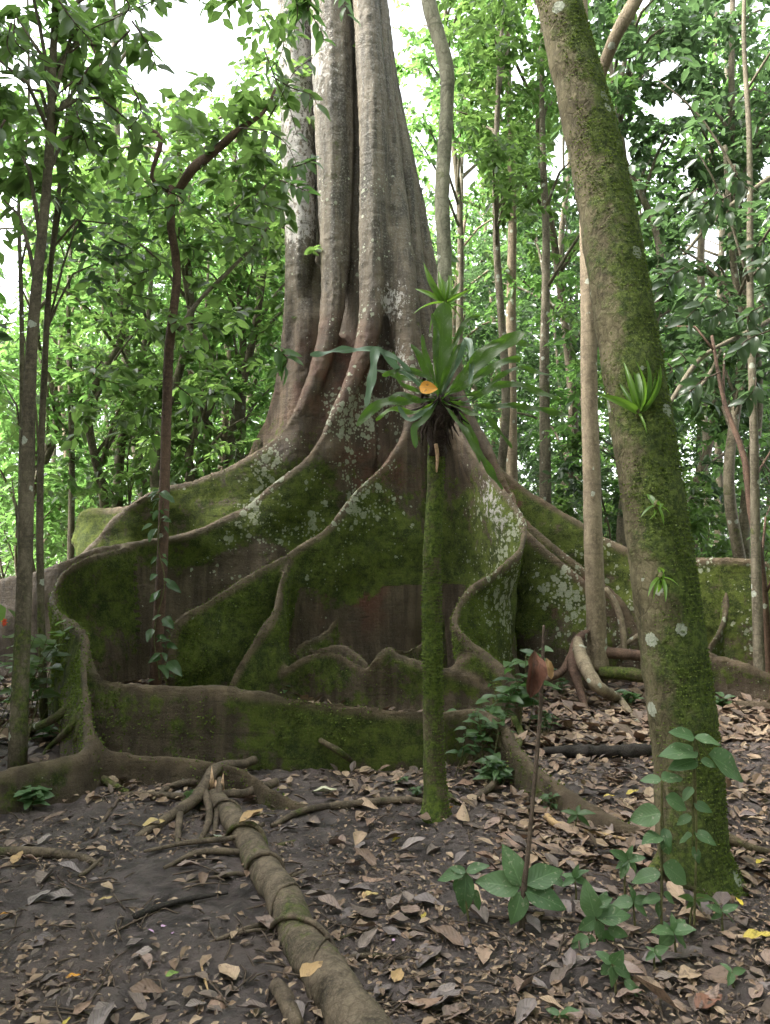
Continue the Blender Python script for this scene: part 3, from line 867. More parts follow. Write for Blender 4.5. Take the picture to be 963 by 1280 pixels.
# branch crossing above, behind the leaning tree
o = empty('forked_branch_tree', G(1010, 850) * 1.0, 'tree outside the right edge whose pale branch reaches up behind the leaning trunk', 'tree')
mb = MB(); mb.tube([P(738, 130, 5.6), P(752, 90, 5.6), P(770, 45, 5.5), P(792, 5, 5.5), P(830, -60, 5.5), P(900, -140, 5.6)], [.035, .045, .05, .055, .06, .07], n=10, step=.06, bump=.1)
mb.tube([P(900, -140, 5.6), P(1000, 0, 6.2), P(1060, 300, 6.5), P(1075, 700, 6.6), G(1080, 930) - Vector((0, 0, .1))], [.08, .12, .13, .14, .17], n=12, step=.1, bump=.1)
mb.build('trunk', M['pale_bark'], o)

# mossy pole tree with the epiphyte clump
pt = [(545, 1030, 4.40, .10), (545, 1005, 4.42, .076), (543, 960, 4.44, .062), (541, 850, 4.45, .057), (540, 720, 4.47, .055), (544, 620, 4.5, .050), (545, 560, 4.5, .050), (547, 510, 4.52, .05), (553, 430, 4.55, .045), (556, 330, 4.6, .044), (553, 240, 4.65, .046), (558, 150, 4.7, .044), (559, 90, 4.7, .046), (548, 45, 4.7, .046), (536, 0, 4.72, .046), (528, -80, 4.75, .045), (540, -300, 4.9, .04)]
POLE = tree_root('slim straight tree trunk coated in green moss, carrying a fern clump halfway up', G(545, 1008), name='mossy_tree')
mb = MB(); mb.tube([P(a, b, d) for a, b, d, r in pt[:8]], [q[3] for q in pt[:8]], n=24, step=0.03, bump=0.10, bs=9)
mb.build('trunk', M['pole_bark'], POLE)
mb = MB(); mb.tube([P(a, b, d) for a, b, d, r in pt[7:]], [q[3] for q in pt[7:]], n=16, step=0.05, bump=0.12, bs=9)
mb.build('upper_trunk', M['lichen_bark'], POLE)
moss_tufts('moss_tufts', [P(a, b, d) for a, b, d, r in pt[:7]], [q[3] for q in pt[:7]], 15000, (0.25, -0.3, 0), POLE, amin=.0, s=.009)
for pts in ([(540, 1000, .05), (528, 1018, .0)], [(552, 1000, .05), (575, 1012, 0)], [(548, 1005, .05), (552, 1030, -.01)]):
    groot(pts[:1] + [((pts[0][0] + pts[1][0]) / 2, (pts[0][1] + pts[1][1]) / 2, .02)] + pts[1:], [.03, .025, .012], 'moss_root', name='root', parent=POLE)

# slender tan tree with flared red roots
SL = tree_root('slender pale tan tree standing left of the thick leaning trunk, on flared roots', P(745, 822, 8.3) * 1.0, name='slender_tree')
SL.location.z = 0
mb = MB()
sp = [(748, 835, 8.3, .12), (747, 815, 8.3, .108), (745, 760, 8.3, .104), (742, 680, 8.3, .1), (740, 600, 8.35, .096), (737, 500, 8.4, .092), (736, 400, 8.4, .088), (733, 250, 8.5, .08), (728, 50, 8.6, .075), (720, -200, 8.8, .07)]
mb.tube([P(a, b, d) for a, b, d, r in sp], [q[3] for q in sp], n=18, step=0.05, bump=0.06)
mb.build('trunk', M['pale_bark'], SL)
for pts, rad, mt in [([(735, 790, 8.25), (722, 800, 8.1), (716, 830, 7.9), (725, 862, 7.7), (733, 885, .02)], [.03, .05, .055, .045, .03], 'red_bark'),
                     ([(722, 800, 8.1), (728, 825, 7.7), (748, 858, 7.3), (775, 880, .06), (800, 905, .0)], [.05, .07, .06, .045, .02], 'pale_bark'),
                     ([(716, 815, 8.0), (704, 838, 7.9), (680, 850, 7.7), (655, 862, .0)], [.04, .04, .035, .02], 'red_bark'),
                     ([(750, 815, 8.3), (785, 818, 8.2), (830, 825, 8.1), (880, 835, 8.0)], [.06, .06, .055, .04], 'red_bark'),
                     ([(750, 840, 8.2), (790, 843, 8.1), (840, 850, 8.0)], [.06, .07, .05], 'moss_root'),
                     ([(768, 815, 8.6), (790, 800, 8.5), (815, 785, 8.5)], [.03, .03, .03], 'pale_bark'),
                     ([(757, 735, 8.7), (772, 760, 8.6), (780, 800, 8.5), (778, 825, 8.5)], [.03, .035, .035, .03], 'pale_bark')]:
    groot([tuple(q) for q in pts], rad, mt, name='root', parent=SL, n=10)


# ---------------------------------------------------------------- foliage makers
GAPS = [(235, 45, 105, 70), (165, 30, 40, 40), (200, 95, 45, 35), (565, 215, 40, 45), (520, 20, 20, 20), (845, 130, 34, 22), (880, 310, 34, 34), (775, 185, 25, 25), (15, 330, 22, 110), (60, 560, 20, 20), (780, 390, 20, 20), (650, 90, 18, 25), (700, 190, 16, 30), (420, 480, 1, 1), (915, 245, 25, 20), (960, 210, 20, 20)]


def project(Pn):
    """photo pixel of world points, only to keep the openings of the canopy open"""
    d = Pn - np.array([0, 0, CAM_H])
    f = d[:, 1] * CP + d[:, 2] * SP
    u = -d[:, 1] * SP + d[:, 2] * CP
    f = np.where(f < .1, .1, f)
    return 481.5 + d[:, 0] / f * FPX, 640 - u / f * FPX


def clump_leaves(C, R, npc, S, asp=.52, gap=1.0, simple=False):
    """leaf sprays round the clump centres C with radii R"""
    C = np.asarray(C, float); R = np.asarray(R, float)
    nt = 5
    k = np.repeat(np.arange(len(C)), nt)
    td = RNG.normal(0, 1, (len(k), 3)); td[:, 2] = td[:, 2] * .55 - .1
    td /= np.linalg.norm(td, axis=1)[:, None]
    start = C[k] + RNG.normal(0, .35, (len(k), 3)) * R[k][:, None]
    ln = R[k] * RNG.uniform(.5, 1.0, len(k))
    m = max(2, npc // nt)
    q = np.repeat(np.arange(len(k)), m)
    t = np.tile(np.linspace(.15, 1, m), len(k))
    O = start[q] + td[q] * (ln[q] * t)[:, None]
    O[:, 2] -= (t ** 2) * ln[q] * .25
    sgn = np.tile(np.where(np.arange(m) % 2, 1, -1), len(k))
    side = np.cross(td[q], [0, 0, 1.0]); side /= np.linalg.norm(side, axis=1)[:, None] + 1e-6
    D = td[q] * .6 + side * sgn[:, None] * .8 + RNG.normal(0, .3, (len(q), 3)); D[:, 2] -= .28
    N = np.tile([0, 0, 1.0], (len(q), 1)) + RNG.normal(0, .42, (len(q), 3))
    if gap > 0:
        px, py = project(O)
        keep = np.ones(len(O), bool)
        for gx, gy, rx, ry in GAPS:
            e = ((px - gx) / (rx * gap)) ** 2 + ((py - gy) / (ry * gap)) ** 2
            keep &= ~(e < RNG.uniform(.45, 1.15, len(O)))
        O, D, N = O[keep], D[keep], N[keep]
    return leaf_arrays(O, D, N, S * RNG.uniform(.6, 1.3, len(O)), asp, simple=simple)


def make_tree(label, base, top, r, zlo, spread, ncl, npc, leaf, mat, bark, group=None, name='forest_tree', bend=.3, crad=.8, clumps=None, path=None, gap=1.0, limbs=14, rtop=.35):
    base = Vector(base); top = Vector(top)
    root = empty(name, base, label, 'tree', group)
    mb = MB()
    if path is None and gap > 0:                      # no bare tips left standing in the canopy openings
        for _ in range(14):
            px, py = project(np.array([list(top)]))
            if not any(((px[0] - gx) / (rx * 1.2)) ** 2 + ((py[0] - gy) / (ry * 1.3)) ** 2 < 1 for gx, gy, rx, ry in GAPS): break
            top = base.lerp(top, .93)
    H = top.z - base.z
    if path is None:
        path = [base - Vector((0, 0, .3))]
        for t in (.15, .35, .6, .8, 1):
            path.append(base.lerp(top, t) + Vector((random.uniform(-1, 1), random.uniform(-1, 1), 0)) * bend * (t < 1))
    radii = list(np.linspace(r * 1.15, r * rtop, len(path)))
    mb.tube(path, radii, n=9, step=.25, bump=.08, bs=4)
    Pa = np.array([list(p) for p in path])
    if clumps is None:
        cs = []
        for i in range(ncl):
            t = zlo + (1 - zlo) * random.random() ** .8
            z = base.z + H * t
            ax = np.array([np.interp(z, Pa[:, 2], Pa[:, 0]), np.interp(z, Pa[:, 2], Pa[:, 1])])
            a = random.uniform(0, 6.283); q = spread * math.sqrt(random.uniform(.05, 1)) * (1.1 - .5 * abs(t - .5))
            cs.append((ax[0] + q * math.cos(a), ax[1] + q * math.sin(a), z + random.uniform(-.3, .3)))
        clumps = np.array(cs)
        if gap > 0:                                   # crowns far above the picture need fewer leaves
            px, py = project(clumps)
            vis = (py > -140) & (px > -120) & (px < 1090)
            vis |= RNG.uniform(0, 1, len(clumps)) < .25
            clumps = clumps[vis] if vis.any() else clumps[:2]
    crs = np.full(len(clumps), crad) * RNG.uniform(.7, 1.3, len(clumps))
    for i in range(min(limbs, len(clumps))):
        c = clumps[i]
        z0 = max(base.z + .3, c[2] - random.uniform(.4, 1.4))
        z0 = min(z0, Pa[-1, 2] - .05)
        a = Vector((np.interp(z0, Pa[:, 2], Pa[:, 0]), np.interp(z0, Pa[:, 2], Pa[:, 1]), z0))
        m = a.lerp(Vector(c), .5) + Vector((0, 0, .2))
        mb.tube([a, m, Vector(c)], [max(.012, r * .35), max(.01, r * .25), .006], n=5, step=.3)
    mb.build('trunk', M[bark], root)
    V, F, A = clump_leaves(clumps, crs, npc, leaf, gap=gap)
    cr = link('crown', mesh_np('crown', V, F, M[mat], {'lv': A}), root)
    return root


# ---- near trees of the left side
def wpath(pts): return [P(a, b, d) for a, b, d in pts]

T1 = make_tree('leaning grey-brown tree at the left edge, the thickest stem on that side', G(24, 950), P(80, -320, 6.2), .056, 0, 0, 0, 55, .16, 'leaf_mid', 'thin_bark', name='left_tree',
    path=wpath([(22, 965, 5.3), (24, 900, 5.35), (30, 760, 5.45), (34, 620, 5.6), (38, 470, 5.7), (46, 360, 5.75), (60, 220, 5.85), (66, 90, 6.0), (72, -60, 6.1), (84, -320, 6.3)]),
    clumps=np.array([list(P(a, b, d)) for a, b, d in [(20, 20, 6), (60, 60, 6.4), (110, 20, 6.3), (30, 110, 6.2), (90, 120, 6.5), (130, 110, 6.6), (160, 150, 6.8), (20, 180, 6), (60, 190, 6.5), (5, 250, 6.1), (140, 60, 6.4), (170, 5, 6.5), (100, 180, 6.9), (20, -60, 6), (120, -60, 6.2), (-20, 60, 5.8), (45, 150, 6.0), (10, 90, 6.4), (80, 20, 6.0), (150, 190, 7), (300, -30, 6.4), (320, 20, 6.8), (345, -20, 6.5)]]), crad=.5, gap=.55, limbs=16)
T1b = make_tree('thinner stem rising just right of the left edge tree', G(62, 905), P(110, -100, 7), .03, 0, 0, 0, 26, .14, 'leaf_dark', 'thin_bark', name='thin_tree',
    path=wpath([(55, 905, 6.7), (50, 640, 6.8), (58, 420, 6.9), (66, 310, 6.9), (80, 190, 7.0), (92, 100, 7.1), (108, -100, 7.2)]),
    clumps=np.array([list(P(a, b, d)) for a, b, d in [(92, 210, 7.1), (110, 260, 7.3), (60, 330, 7.1), (120, 330, 7.4), (95, 60, 7), (140, 280, 7.4), (30, 420, 6.8)]]), crad=.4, limbs=7)
T1c = make_tree('hair-thin crooked stem at the far left behind the left edge tree', G(30, 890), P(35, -50, 7), .028, 0, 0, 0, 26, .13, 'leaf_mid', 'far_bark', name='thin_tree',
    path=wpath([(28, 890, 7.2), (26, 700, 7.3), (28, 500, 7.3), (27, 380, 7.3), (24, 240, 7.4), (36, 150, 7.4), (34, -60, 7.6)]),
    clumps=np.array([list(P(a, b, d)) for a, b, d in [(10, 150, 7.5), (5, 480, 7.4), (50, 280, 7.5), (40, 520, 7.6), (15, 600, 7.6)]]), crad=.4, limbs=5)
T2 = make_tree('thin dark crooked tree with climber on its stem before the left buttress', Vector((P(197, 858, 7.2).x, 7.2, 0)), P(216, 228, 7.8), .05, 0, 0, 0, 45, .165, 'leaf_mid', 'red_bark', name='crooked_tree',
    path=wpath([(194, 868, 7.2), (197, 800, 7.2), (203, 700, 7.25), (206, 600, 7.3), (209, 500, 7.4), (212, 430, 7.4), (222, 340, 7.5), (214, 290, 7.5), (215, 232, 7.6)]),
    clumps=np.array([list(P(a, b, d)) for a, b, d in [(250, 190, 7.6), (290, 150, 7.7), (320, 210, 7.7), (270, 110, 7.8), (330, 130, 7.9), (300, 240, 7.8), (180, 280, 7.8), (150, 320, 7.9), (240, 260, 7.7), (260, 330, 7.7), (320, 300, 7.9), (160, 230, 7.8), (130, 350, 7.8), (290, 380, 8), (240, 400, 8), (175, 400, 7.9), (110, 290, 7.6), (335, 90, 7.9), (230, 150, 7.9), (190, 500, 7.9), (255, 470, 8.1), (150, 460, 8), (120, 520, 8), (235, 540, 8.2), (310, 180, 7.4), (345, 240, 7.8)]]), crad=.42, gap=.8, limbs=0, rtop=.75)
for nm, pts, rad, mt in [('branch', [(216, 240, 7.6), (190, 222, 7.5), (200, 172, 7.5), (160, 155, 7.5), (135, 120, 7.5), (122, 70, 7.6), (100, 30, 7.6)], [.035, .02, .03, .035, .03, .025, .018], 'red_bark'),
                         ('branch', [(222, 240, 7.6), (240, 212, 7.6), (262, 195, 7.7), (300, 162, 7.7), (330, 140, 7.8), (345, 110, 7.9)], [.04, .05, .045, .035, .02, .015], 'red_bark'),
                         ('branch', [(222, 415, 7.5), (250, 375, 7.6), (290, 335, 7.7), (325, 300, 7.8), (335, 280, 7.8)], [.022, .022, .02, .016, .01], 'far_bark')]:
    mb = MB(); mb.tube(wpath(pts), rad, n=7, step=.06, bump=.15); mb.build(nm, M[mt], T2)

# ---- named thin trunks beyond the giant
def thin(label, pts, r, mat='leaf_mid', bark='far_bark', ncl=8, npc=30, leaf=.15, zlo=.45, spread=1.6, name='forest_tree', group=None):
    W = wpath(pts)
    W[0].z = -.3
    return make_tree(label, (W[0].x, W[0].y, 0), W[-1], r, zlo, spread, ncl, npc, leaf, mat, bark, name=name, path=W, group=group, limbs=5)

thin('pale straight trunk right of the giant, seen just beyond the fern fronds', [(642, 640, 14), (640, 560, 14), (639, 400, 14), (641, 250, 14.2), (636, 120, 14.4), (634, -60, 14.6), (640, -220, 15)], .105, ncl=26, npc=70, bark='pale_bark', leaf=.17)
thin('brownish trunk next to the pale straight one, dark at its foot', [(681, 660, 13), (682, 600, 13), (681, 450, 13), (683, 300, 13.2), (678, 150, 13.4), (680, -80, 14)], .10, ncl=24, npc=70, leaf=.17)
thin('thin pole standing near the right edge before the low buttress', [(950, 835, 7.9), (945, 700, 8), (943, 560, 8), (938, 380, 8.2), (937, 180, 8.4), (930, 40, 8.6), (935, -120, 8.8)], .05, mat='leaf_dark', ncl=12, npc=40)
thin('twisted brown stem leaning beside the thin pole at the right edge', [(962, 830, 8.2), (952, 720, 8.2), (938, 630, 8.2), (930, 570, 8.3), (905, 500, 8.6), (890, 420, 9)], .05, mat='leaf_dark', bark='red_bark', ncl=6, npc=40, spread=.9)
thin('pale thin trunk left of the giant between bright leaves', [(278, 640, 15), (281, 560, 15), (287, 440, 15.2), (292, 330, 15.5), (296, 200, 16)], .07, mat='leaf_bright', ncl=14, npc=60, bark='pale_bark')
thin('grey trunk in the left forest, straight above the mossy stub of the back root', [(146, 700, 13), (148, 600, 13), (155, 540, 13), (170, 480, 13.2), (185, 400, 13.5), (192, 300, 14)], .085, mat='leaf_bright', ncl=14, npc=60)
thin('dark thin trunk left of the crooked tree in the left forest', [(88, 720, 12), (90, 600, 12), (88, 480, 12), (86, 350, 12.2), (96, 240, 12.5)], .05, mat='leaf_bright', ncl=12, npc=60)
thin('reddish thin trunk in the gap between crooked tree and giant', [(235, 680, 16), (237, 560, 16), (238, 470, 16), (236, 350, 16.5)], .10, mat='leaf_bright', bark='red_bark', ncl=10, npc=60)
thin('slim dark trunk close to the left flank of the giant', [(256, 650, 14), (258, 560, 14), (256, 450, 14), (262, 300, 14.5)], .06, mat='leaf_mid', ncl=12, npc=60)
thin('far thin trunk to the right of the leaning tree', [(880, 700, 18), (882, 560, 18), (878, 380, 18.4), (884, 160, 19)], .08, mat='leaf_dark', ncl=16, npc=60)

# diagonal branches on the right
o = empty('bare_branch_tree', (7.2, 11.0, 0), 'small tree beyond the right edge sending bare diagonal branches into the picture', 'tree')
mb = MB(); mb.tube([Vector((7.2, 11, -.2)), Vector((7.1, 11, 3)), Vector((7.3, 11.1, 7))], [.12, .1, .08], n=9, step=.2); mb.build('trunk', M['far_bark'], o)
for pts, rad in [([(1060, 150, 10.8), (963, 222, 10.3), (900, 268, 10), (855, 318, 9.8)], [.05, .04, .03, .02]), ([(1060, 340, 10.8), (960, 402, 10), (880, 445, 9.4), (840, 500, 9.0), (822, 520, 8.8)], [.05, .035, .03, .028, .02]), ([(905, 430, 9.6), (880, 478, 9.2), (850, 495, 9.0)], [.02, .02, .015])]:
    mb = MB(); mb.tube(wpath(pts), rad, n=7, step=.08, bump=.12); mb.build('branch', M['far_bark'], o)

# ---- the forest behind: scattered trees
def scatter():
    pts = []
    tries = 0
    while len(pts) < 62 and tries < 6000:
        tries += 1
        y = 12.5 + 24 * random.random() ** 1.1
        x = random.uniform(-.66, .66) * y
        if abs(x - .1) < 2.2 and y < 15: continue
        if abs(x) < 1.2 and y > 14 and random.random() < .6: continue
        if any((x - a) ** 2 + (y - b) ** 2 < (1.3 + y * .03) ** 2 for a, b in pts): continue
        pts.append((x, y))
    return pts

bg = scatter()
lab = {('L', 0): ('slim tree with bright backlit leaves in the forest left of the giant', 'bright trees left of the giant'),
       ('L', 1): ('slim tree with deeper green leaves in the forest left of the giant', 'green trees left of the giant'),
       ('R', 0): ('slim tree with lit yellow-green leaves in the forest right of the giant', 'bright trees right of the giant'),
       ('R', 1): ('slim tree with dark glossy leaves in the forest right of the giant', 'dark trees right of the giant')}
for x, y in bg:
    sd = 'L' if x < 0 else 'R'
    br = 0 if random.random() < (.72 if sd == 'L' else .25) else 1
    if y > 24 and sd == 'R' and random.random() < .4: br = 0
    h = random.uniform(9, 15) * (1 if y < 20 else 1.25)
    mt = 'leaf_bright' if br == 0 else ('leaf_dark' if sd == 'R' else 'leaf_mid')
    bk = random.choice(['far_bark', 'far_bark', 'pale_bark', 'thin_bark'])
    far = 'nearer' if y < 19 else 'farther'
    lb = '%s tree with %s leaves among the %s trees %s of the giant' % ({'far_bark': 'grey-barked', 'pale_bark': 'pale tan', 'thin_bark': 'brown-stemmed'}[bk], {'leaf_bright': 'bright backlit', 'leaf_mid': 'deep green', 'leaf_dark': 'dark glossy'}[mt], far, 'left' if sd == 'L' else 'right')
    make_tree(lb, (x, y, gz(x, y) - .1), (x + random.uniform(-1, 1), y + random.uniform(-1, 1), h), random.uniform(.05, .12), random.uniform(.12, .35), random.uniform(1.5, 2.4),
              int(50 if y < 22 else 60), int(72), .16 if y < 20 else .21, mt, bk, group=lb.replace(' tree ', ' trees ', 1)[:60], crad=.75 if y < 22 else 1.0, limbs=8)

def fill_tree(label, x0, x1, y0, y1, D, n, mat, leaf=.145, bark='far_bark', crad=.7, npc=95, gap=1.0):
    cs = [list(P(random.uniform(x0, x1), random.uniform(y0, y1), D + random.uniform(-1.2, 1.2))) for _ in range(n)]
    cx = sum(c[0] for c in cs) / n; top = max(c[2] for c in cs)
    make_tree(label, (cx, D, gz(cx, D) - .1), (cx, D, top), .09, 0, 0, 0, npc, leaf, mat, bark, clumps=np.array(cs), crad=crad, limbs=12, gap=gap)
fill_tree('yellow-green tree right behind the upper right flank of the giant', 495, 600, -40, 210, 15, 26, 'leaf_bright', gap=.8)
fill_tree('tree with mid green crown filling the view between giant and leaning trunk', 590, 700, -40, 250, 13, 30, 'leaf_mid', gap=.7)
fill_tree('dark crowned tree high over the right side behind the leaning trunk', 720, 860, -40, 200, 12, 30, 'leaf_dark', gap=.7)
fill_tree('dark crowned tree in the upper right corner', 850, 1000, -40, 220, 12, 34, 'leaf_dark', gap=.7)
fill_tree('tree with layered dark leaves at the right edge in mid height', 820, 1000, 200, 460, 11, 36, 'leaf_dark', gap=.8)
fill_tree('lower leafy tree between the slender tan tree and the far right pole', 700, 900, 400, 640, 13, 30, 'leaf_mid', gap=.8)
fill_tree('pale green tree at the far left in mid height', -20, 110, 330, 600, 12, 26, 'leaf_bright', gap=.7)
fill_tree('mid green tree left of the crooked tree with its crown at head height', 60, 200, 330, 560, 12.5, 26, 'leaf_mid', gap=.8)
fill_tree('bright tree hugging the left flank of the giant', 230, 350, 200, 520, 13, 34, 'leaf_bright', gap=.8)
fill_tree('dark low tree near the left flank of the giant', 180, 330, 420, 600, 12.3, 22, 'leaf_mid', gap=.8)
fill_tree('upper tree behind the branch fork at left', 100, 350, 120, 300, 12, 34, 'leaf_mid', gap=1.0)

# understory shrubs
ns = 0
spots = []
while ns < 60:
    y = 11.8 + 14 * random.random(); x = random.uniform(-.6, .6) * y
    if abs(x - .2) < 3.0 and y < 14: continue
    if any((x - a) ** 2 + (y - b) ** 2 < 1.2 for a, b in spots): continue
    spots.append((x, y)); ns += 1
    sd = 'L' if x < 0 else 'R'
    h = random.uniform(1.6, 4.2)
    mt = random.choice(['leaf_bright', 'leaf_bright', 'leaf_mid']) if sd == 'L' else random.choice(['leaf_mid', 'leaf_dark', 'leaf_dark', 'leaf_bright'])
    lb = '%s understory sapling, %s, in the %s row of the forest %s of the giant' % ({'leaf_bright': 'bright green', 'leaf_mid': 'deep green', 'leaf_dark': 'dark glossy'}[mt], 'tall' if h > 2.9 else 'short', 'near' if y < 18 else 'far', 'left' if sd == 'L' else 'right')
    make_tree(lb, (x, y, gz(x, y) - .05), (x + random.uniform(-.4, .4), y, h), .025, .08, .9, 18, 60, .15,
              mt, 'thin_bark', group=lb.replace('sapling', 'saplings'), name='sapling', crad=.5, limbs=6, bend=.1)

# far forest mass
n = 1500
a = RNG.uniform(-.75, .75, n); yy = RNG.uniform(30, 48, n)
C = np.column_stack([a * yy, yy, RNG.uniform(0, 1, n) ** 1.3 * 15])
V, F, A = clump_leaves(C, np.full(n, 1.5), 45, .34, gap=.9, simple=True)
o = link('distant_forest', mesh_np('distant_forest', V, F, M['leaf_mid'], {'lv': A})); tag(o, 'hazy green mass of the far forest', None, None, 'stuff')
o['category'] = 'forest'
# unseen leaf canopy added overhead to shade the clearing
n = 110
C = np.column_stack([RNG.uniform(-15, 15, n), RNG.uniform(-12, 9, n), RNG.uniform(11, 17, n)])
V, F, A = clump_leaves(C, np.full(n, 1.3), 40, .38, gap=0, simple=True)
o = link('shade_canopy', mesh_np('shade_canopy', V, F, M['leaf_mid'], {'lv': A})); tag(o, 'unseen leaf canopy added overhead to shade the clearing', None, None, 'stuff')
o['category'] = 'shade canopy'

# unseen ring of leaves added round the clearing to cut light from the sides
n = 1500
a = RNG.uniform(math.radians(36), math.radians(324), n); rr_ = RNG.uniform(7.5, 12, n)
C = np.column_stack([rr_ * np.sin(a), rr_ * np.cos(a), RNG.uniform(0, 1, n) ** .9 * 14])
V, F, A = clump_leaves(C, np.full(n, 1.4), 40, .5, gap=0, simple=True)
o = link('shade_forest', mesh_np('shade_forest', V, F, M['leaf_mid'], {'lv': A})); tag(o, 'unseen leaf ring added beside and behind the viewer to cut side light', None, None, 'stuff')
o['category'] = 'forest'

# ---------------------------------------------------------------- near leaves, one object each
def near_leaf_mesh(name, mat, wid=.5, droop=.25, fold=.12, wave=.03, seed=0, nu=4, nv=8, shape='ovate', curl=0.0):
    """unit-length leaf along +Y with a midrib fold, arching tip and wavy edge"""
    rs = random.Random(seed)
    V, UV, F = [], [], []
    ph = rs.uniform(0, 6)
    for j in range(nv + 1):
        v = j / nv
        if shape == 'ovate': w = (math.sin(math.pi * min(1, v ** .75)) ** .8) * (1 - .15 * v)
        elif shape == 'obovate': w = math.sin(math.pi * v ** 1.45) ** .85
        elif shape == 'strap': w = min(1, v * 6 + .35) * (1 - max(0, v - .55) / .45) ** .7
        else: w = math.sin(math.pi * v) ** .7 * (1 + .12 * math.sin(v * 23 + ph))
        w = max(w, .012) * wid * .5
        for i in range(-nu // 2, nu // 2 + 1):
            u = i / (nu / 2)
            z = fold * abs(u) * w * 2 - droop * v * v + wave * math.sin(v * 11 + ph + (1 if u > 0 else 2.2)) * abs(u) + curl * (u * u) * math.sin(v * 3.1) * wid
            V.append((u * w, v - droop * .35 * v * v, z))
            UV.append((.5 + u * .5, v))
    r = nu + 1
    for j in range(nv):
        for i in range(nu):
            a = j * r + i
            F.append((a, a + 1, a + r + 1, a + r))
    return mesh_np(name, np.array(V), np.array(F), mat, {'lv': np.full(len(V), rs.random())}, np.array(UV))


def leaf_bank(mat, n, **k):
    return [near_leaf_mesh('leaf', M[mat], seed=i * 13 + 5, **{a: (b + random.uniform(-.15, .15) * b if isinstance(b, float) else b) for a, b in k.items()}) for i in range(n)]

BK = {
    'seed': leaf_bank('leaf_seed', 5, wid=.50, droop=.22, fold=.15, wave=.025),
    'under': leaf_bank('leaf_under', 5, wid=.36, droop=.3, fold=.2, wave=.02),
    'brom': leaf_bank('leaf_brom', 4, wid=.11, droop=.45, fold=.35, wave=.0, nv=10, shape='strap'),
    'big': leaf_bank('leaf_mid', 4, wid=.42, droop=.2, fold=.15, wave=.02),
    'dark': leaf_bank('leaf_dark', 4, wid=.45, droop=.25, fold=.15, wave=.02),
    'bright': leaf_bank('leaf_bright', 4, wid=.42, droop=.2, fold=.15, wave=.02),
}


def put_leaf(bank, base, tip, parent, up=(0, -.25, 1), name='leaf', width=1.0, roll=.3):
    base, tip = Vector(base), Vector(tip)
    d = tip - base
    L = d.length
    if L < 1e-4: return
    y = d / L
    u = (Vector(up) + Vector((random.gauss(0, roll), random.gauss(0, roll), random.gauss(0, roll)))).normalized()
    x = y.cross(u)
    if x.length < 1e-3: x = y.cross(Vector((1, 0, 0)))
    x.normalize(); z = x.cross(y)
    o = bpy.data.objects.new(name, random.choice(BK[bank]) if isinstance(bank, str) else bank)
    COL.objects.link(o)
    mt = Matrix(((x.x * width, y.x, z.x, base.x), (x.y * width, y.y, z.y, base.y), (x.z * width, y.z, z.z, base.z), (0, 0, 0, 1)))
    mt = mt @ Matrix.Diagonal((L, L, L, 1))
    o.parent = parent
    o.matrix_parent_inverse = Matrix.LocRotScale(parent.location, parent.rotation_euler, parent.scale).inverted()
    o.matrix_basis = mt
    return o


def stem(parent, pts, rad, mat='stem', name='stem', n=6):
    mb = MB(); mb.tube(pts, rad, n=n, step=.03, bump=.08, bs=20)
    return mb.build(name, M[mat], parent)

# ---- seedlings in the right foreground
D0 = G(652, 1168).y
A = empty('seedling', G(652, 1168), 'seedling with five big ribbed leaves round a bare thin stick, bottom centre right', 'seedling')
stick = [(652, 1170, D0), (655, 1110, D0), (661, 1060, D0 + .02), (668, 980, D0 + .05), (675, 900, D0 + .1), (678, 840, D0 + .12), (680, 782, D0 + .14)]
stem(A, wpath(stick), [.014, .012, .010, .009, .009, .008, .006], 'twig')
for b, t, dd in [((652, 1108), (630, 1052), .03), ((650, 1110), (592, 1098), .0), ((652, 1114), (641, 1160), -.06), ((655, 1112), (714, 1134), -.05), ((657, 1106), (708, 1080), .06)]:
    put_leaf('seed', P(*b, D0), P(*t, D0 + dd), A, up=(0, -.75, .6), width=1.15, roll=.12)
o = put_leaf(near_leaf_mesh('leaf', M['leaf_red'], wid=.36, droop=.25, fold=.8, wave=.14, seed=3, shape='ragged', curl=.9), P(668, 812, D0 + .10), P(664, 878, D0 + .06), A, up=(0, -1, .1), roll=.05)
o['label'] = 'crumpled rust-brown dead leaf caught on the stick'
o = put_leaf(near_leaf_mesh('leaf', M['leaf_tan'], wid=.35, droop=.1, fold=.3, wave=.06, seed=4, shape='ragged', curl=.4), P(683, 822, D0 + .12), P(690, 850, D0 + .1), A, up=(0, -1, .1), roll=.05)
o['label'] = 'small withered tan leaf on the stick'

def sprig(label, base, hub, tips, D=None, bank='seed', cat='seedling', name='seedling', group=None, width=1.0, up=(0, -.6, .7), srad=.005):
    bp = G(*base)
    D = D or bp.y
    r = empty(name, bp, label, cat, group)
    h = P(hub[0], hub[1], D)
    stem(r, [bp - Vector((0, 0, .02)), bp.lerp(h, .5) + Vector((random.uniform(-.01, .01), 0, 0)), h], [srad, srad * .9, srad * .6])
    for q in tips:
        hb = P(q[2], q[3], D) if len(q) == 4 else h
        tp = P(q[0], q[1], D + random.uniform(-.05, .05))
        if len(q) == 4 and (hb - h).length > .03:
            stem(r, [h.lerp(hb, 0), h.lerp(hb, .5) + Vector((0, 0, .005)), hb], [srad * .5, srad * .45, srad * .35], name='stalk', n=4)
        put_leaf(bank, hb, tp, r, up=up, width=width, roll=.2)
    return r

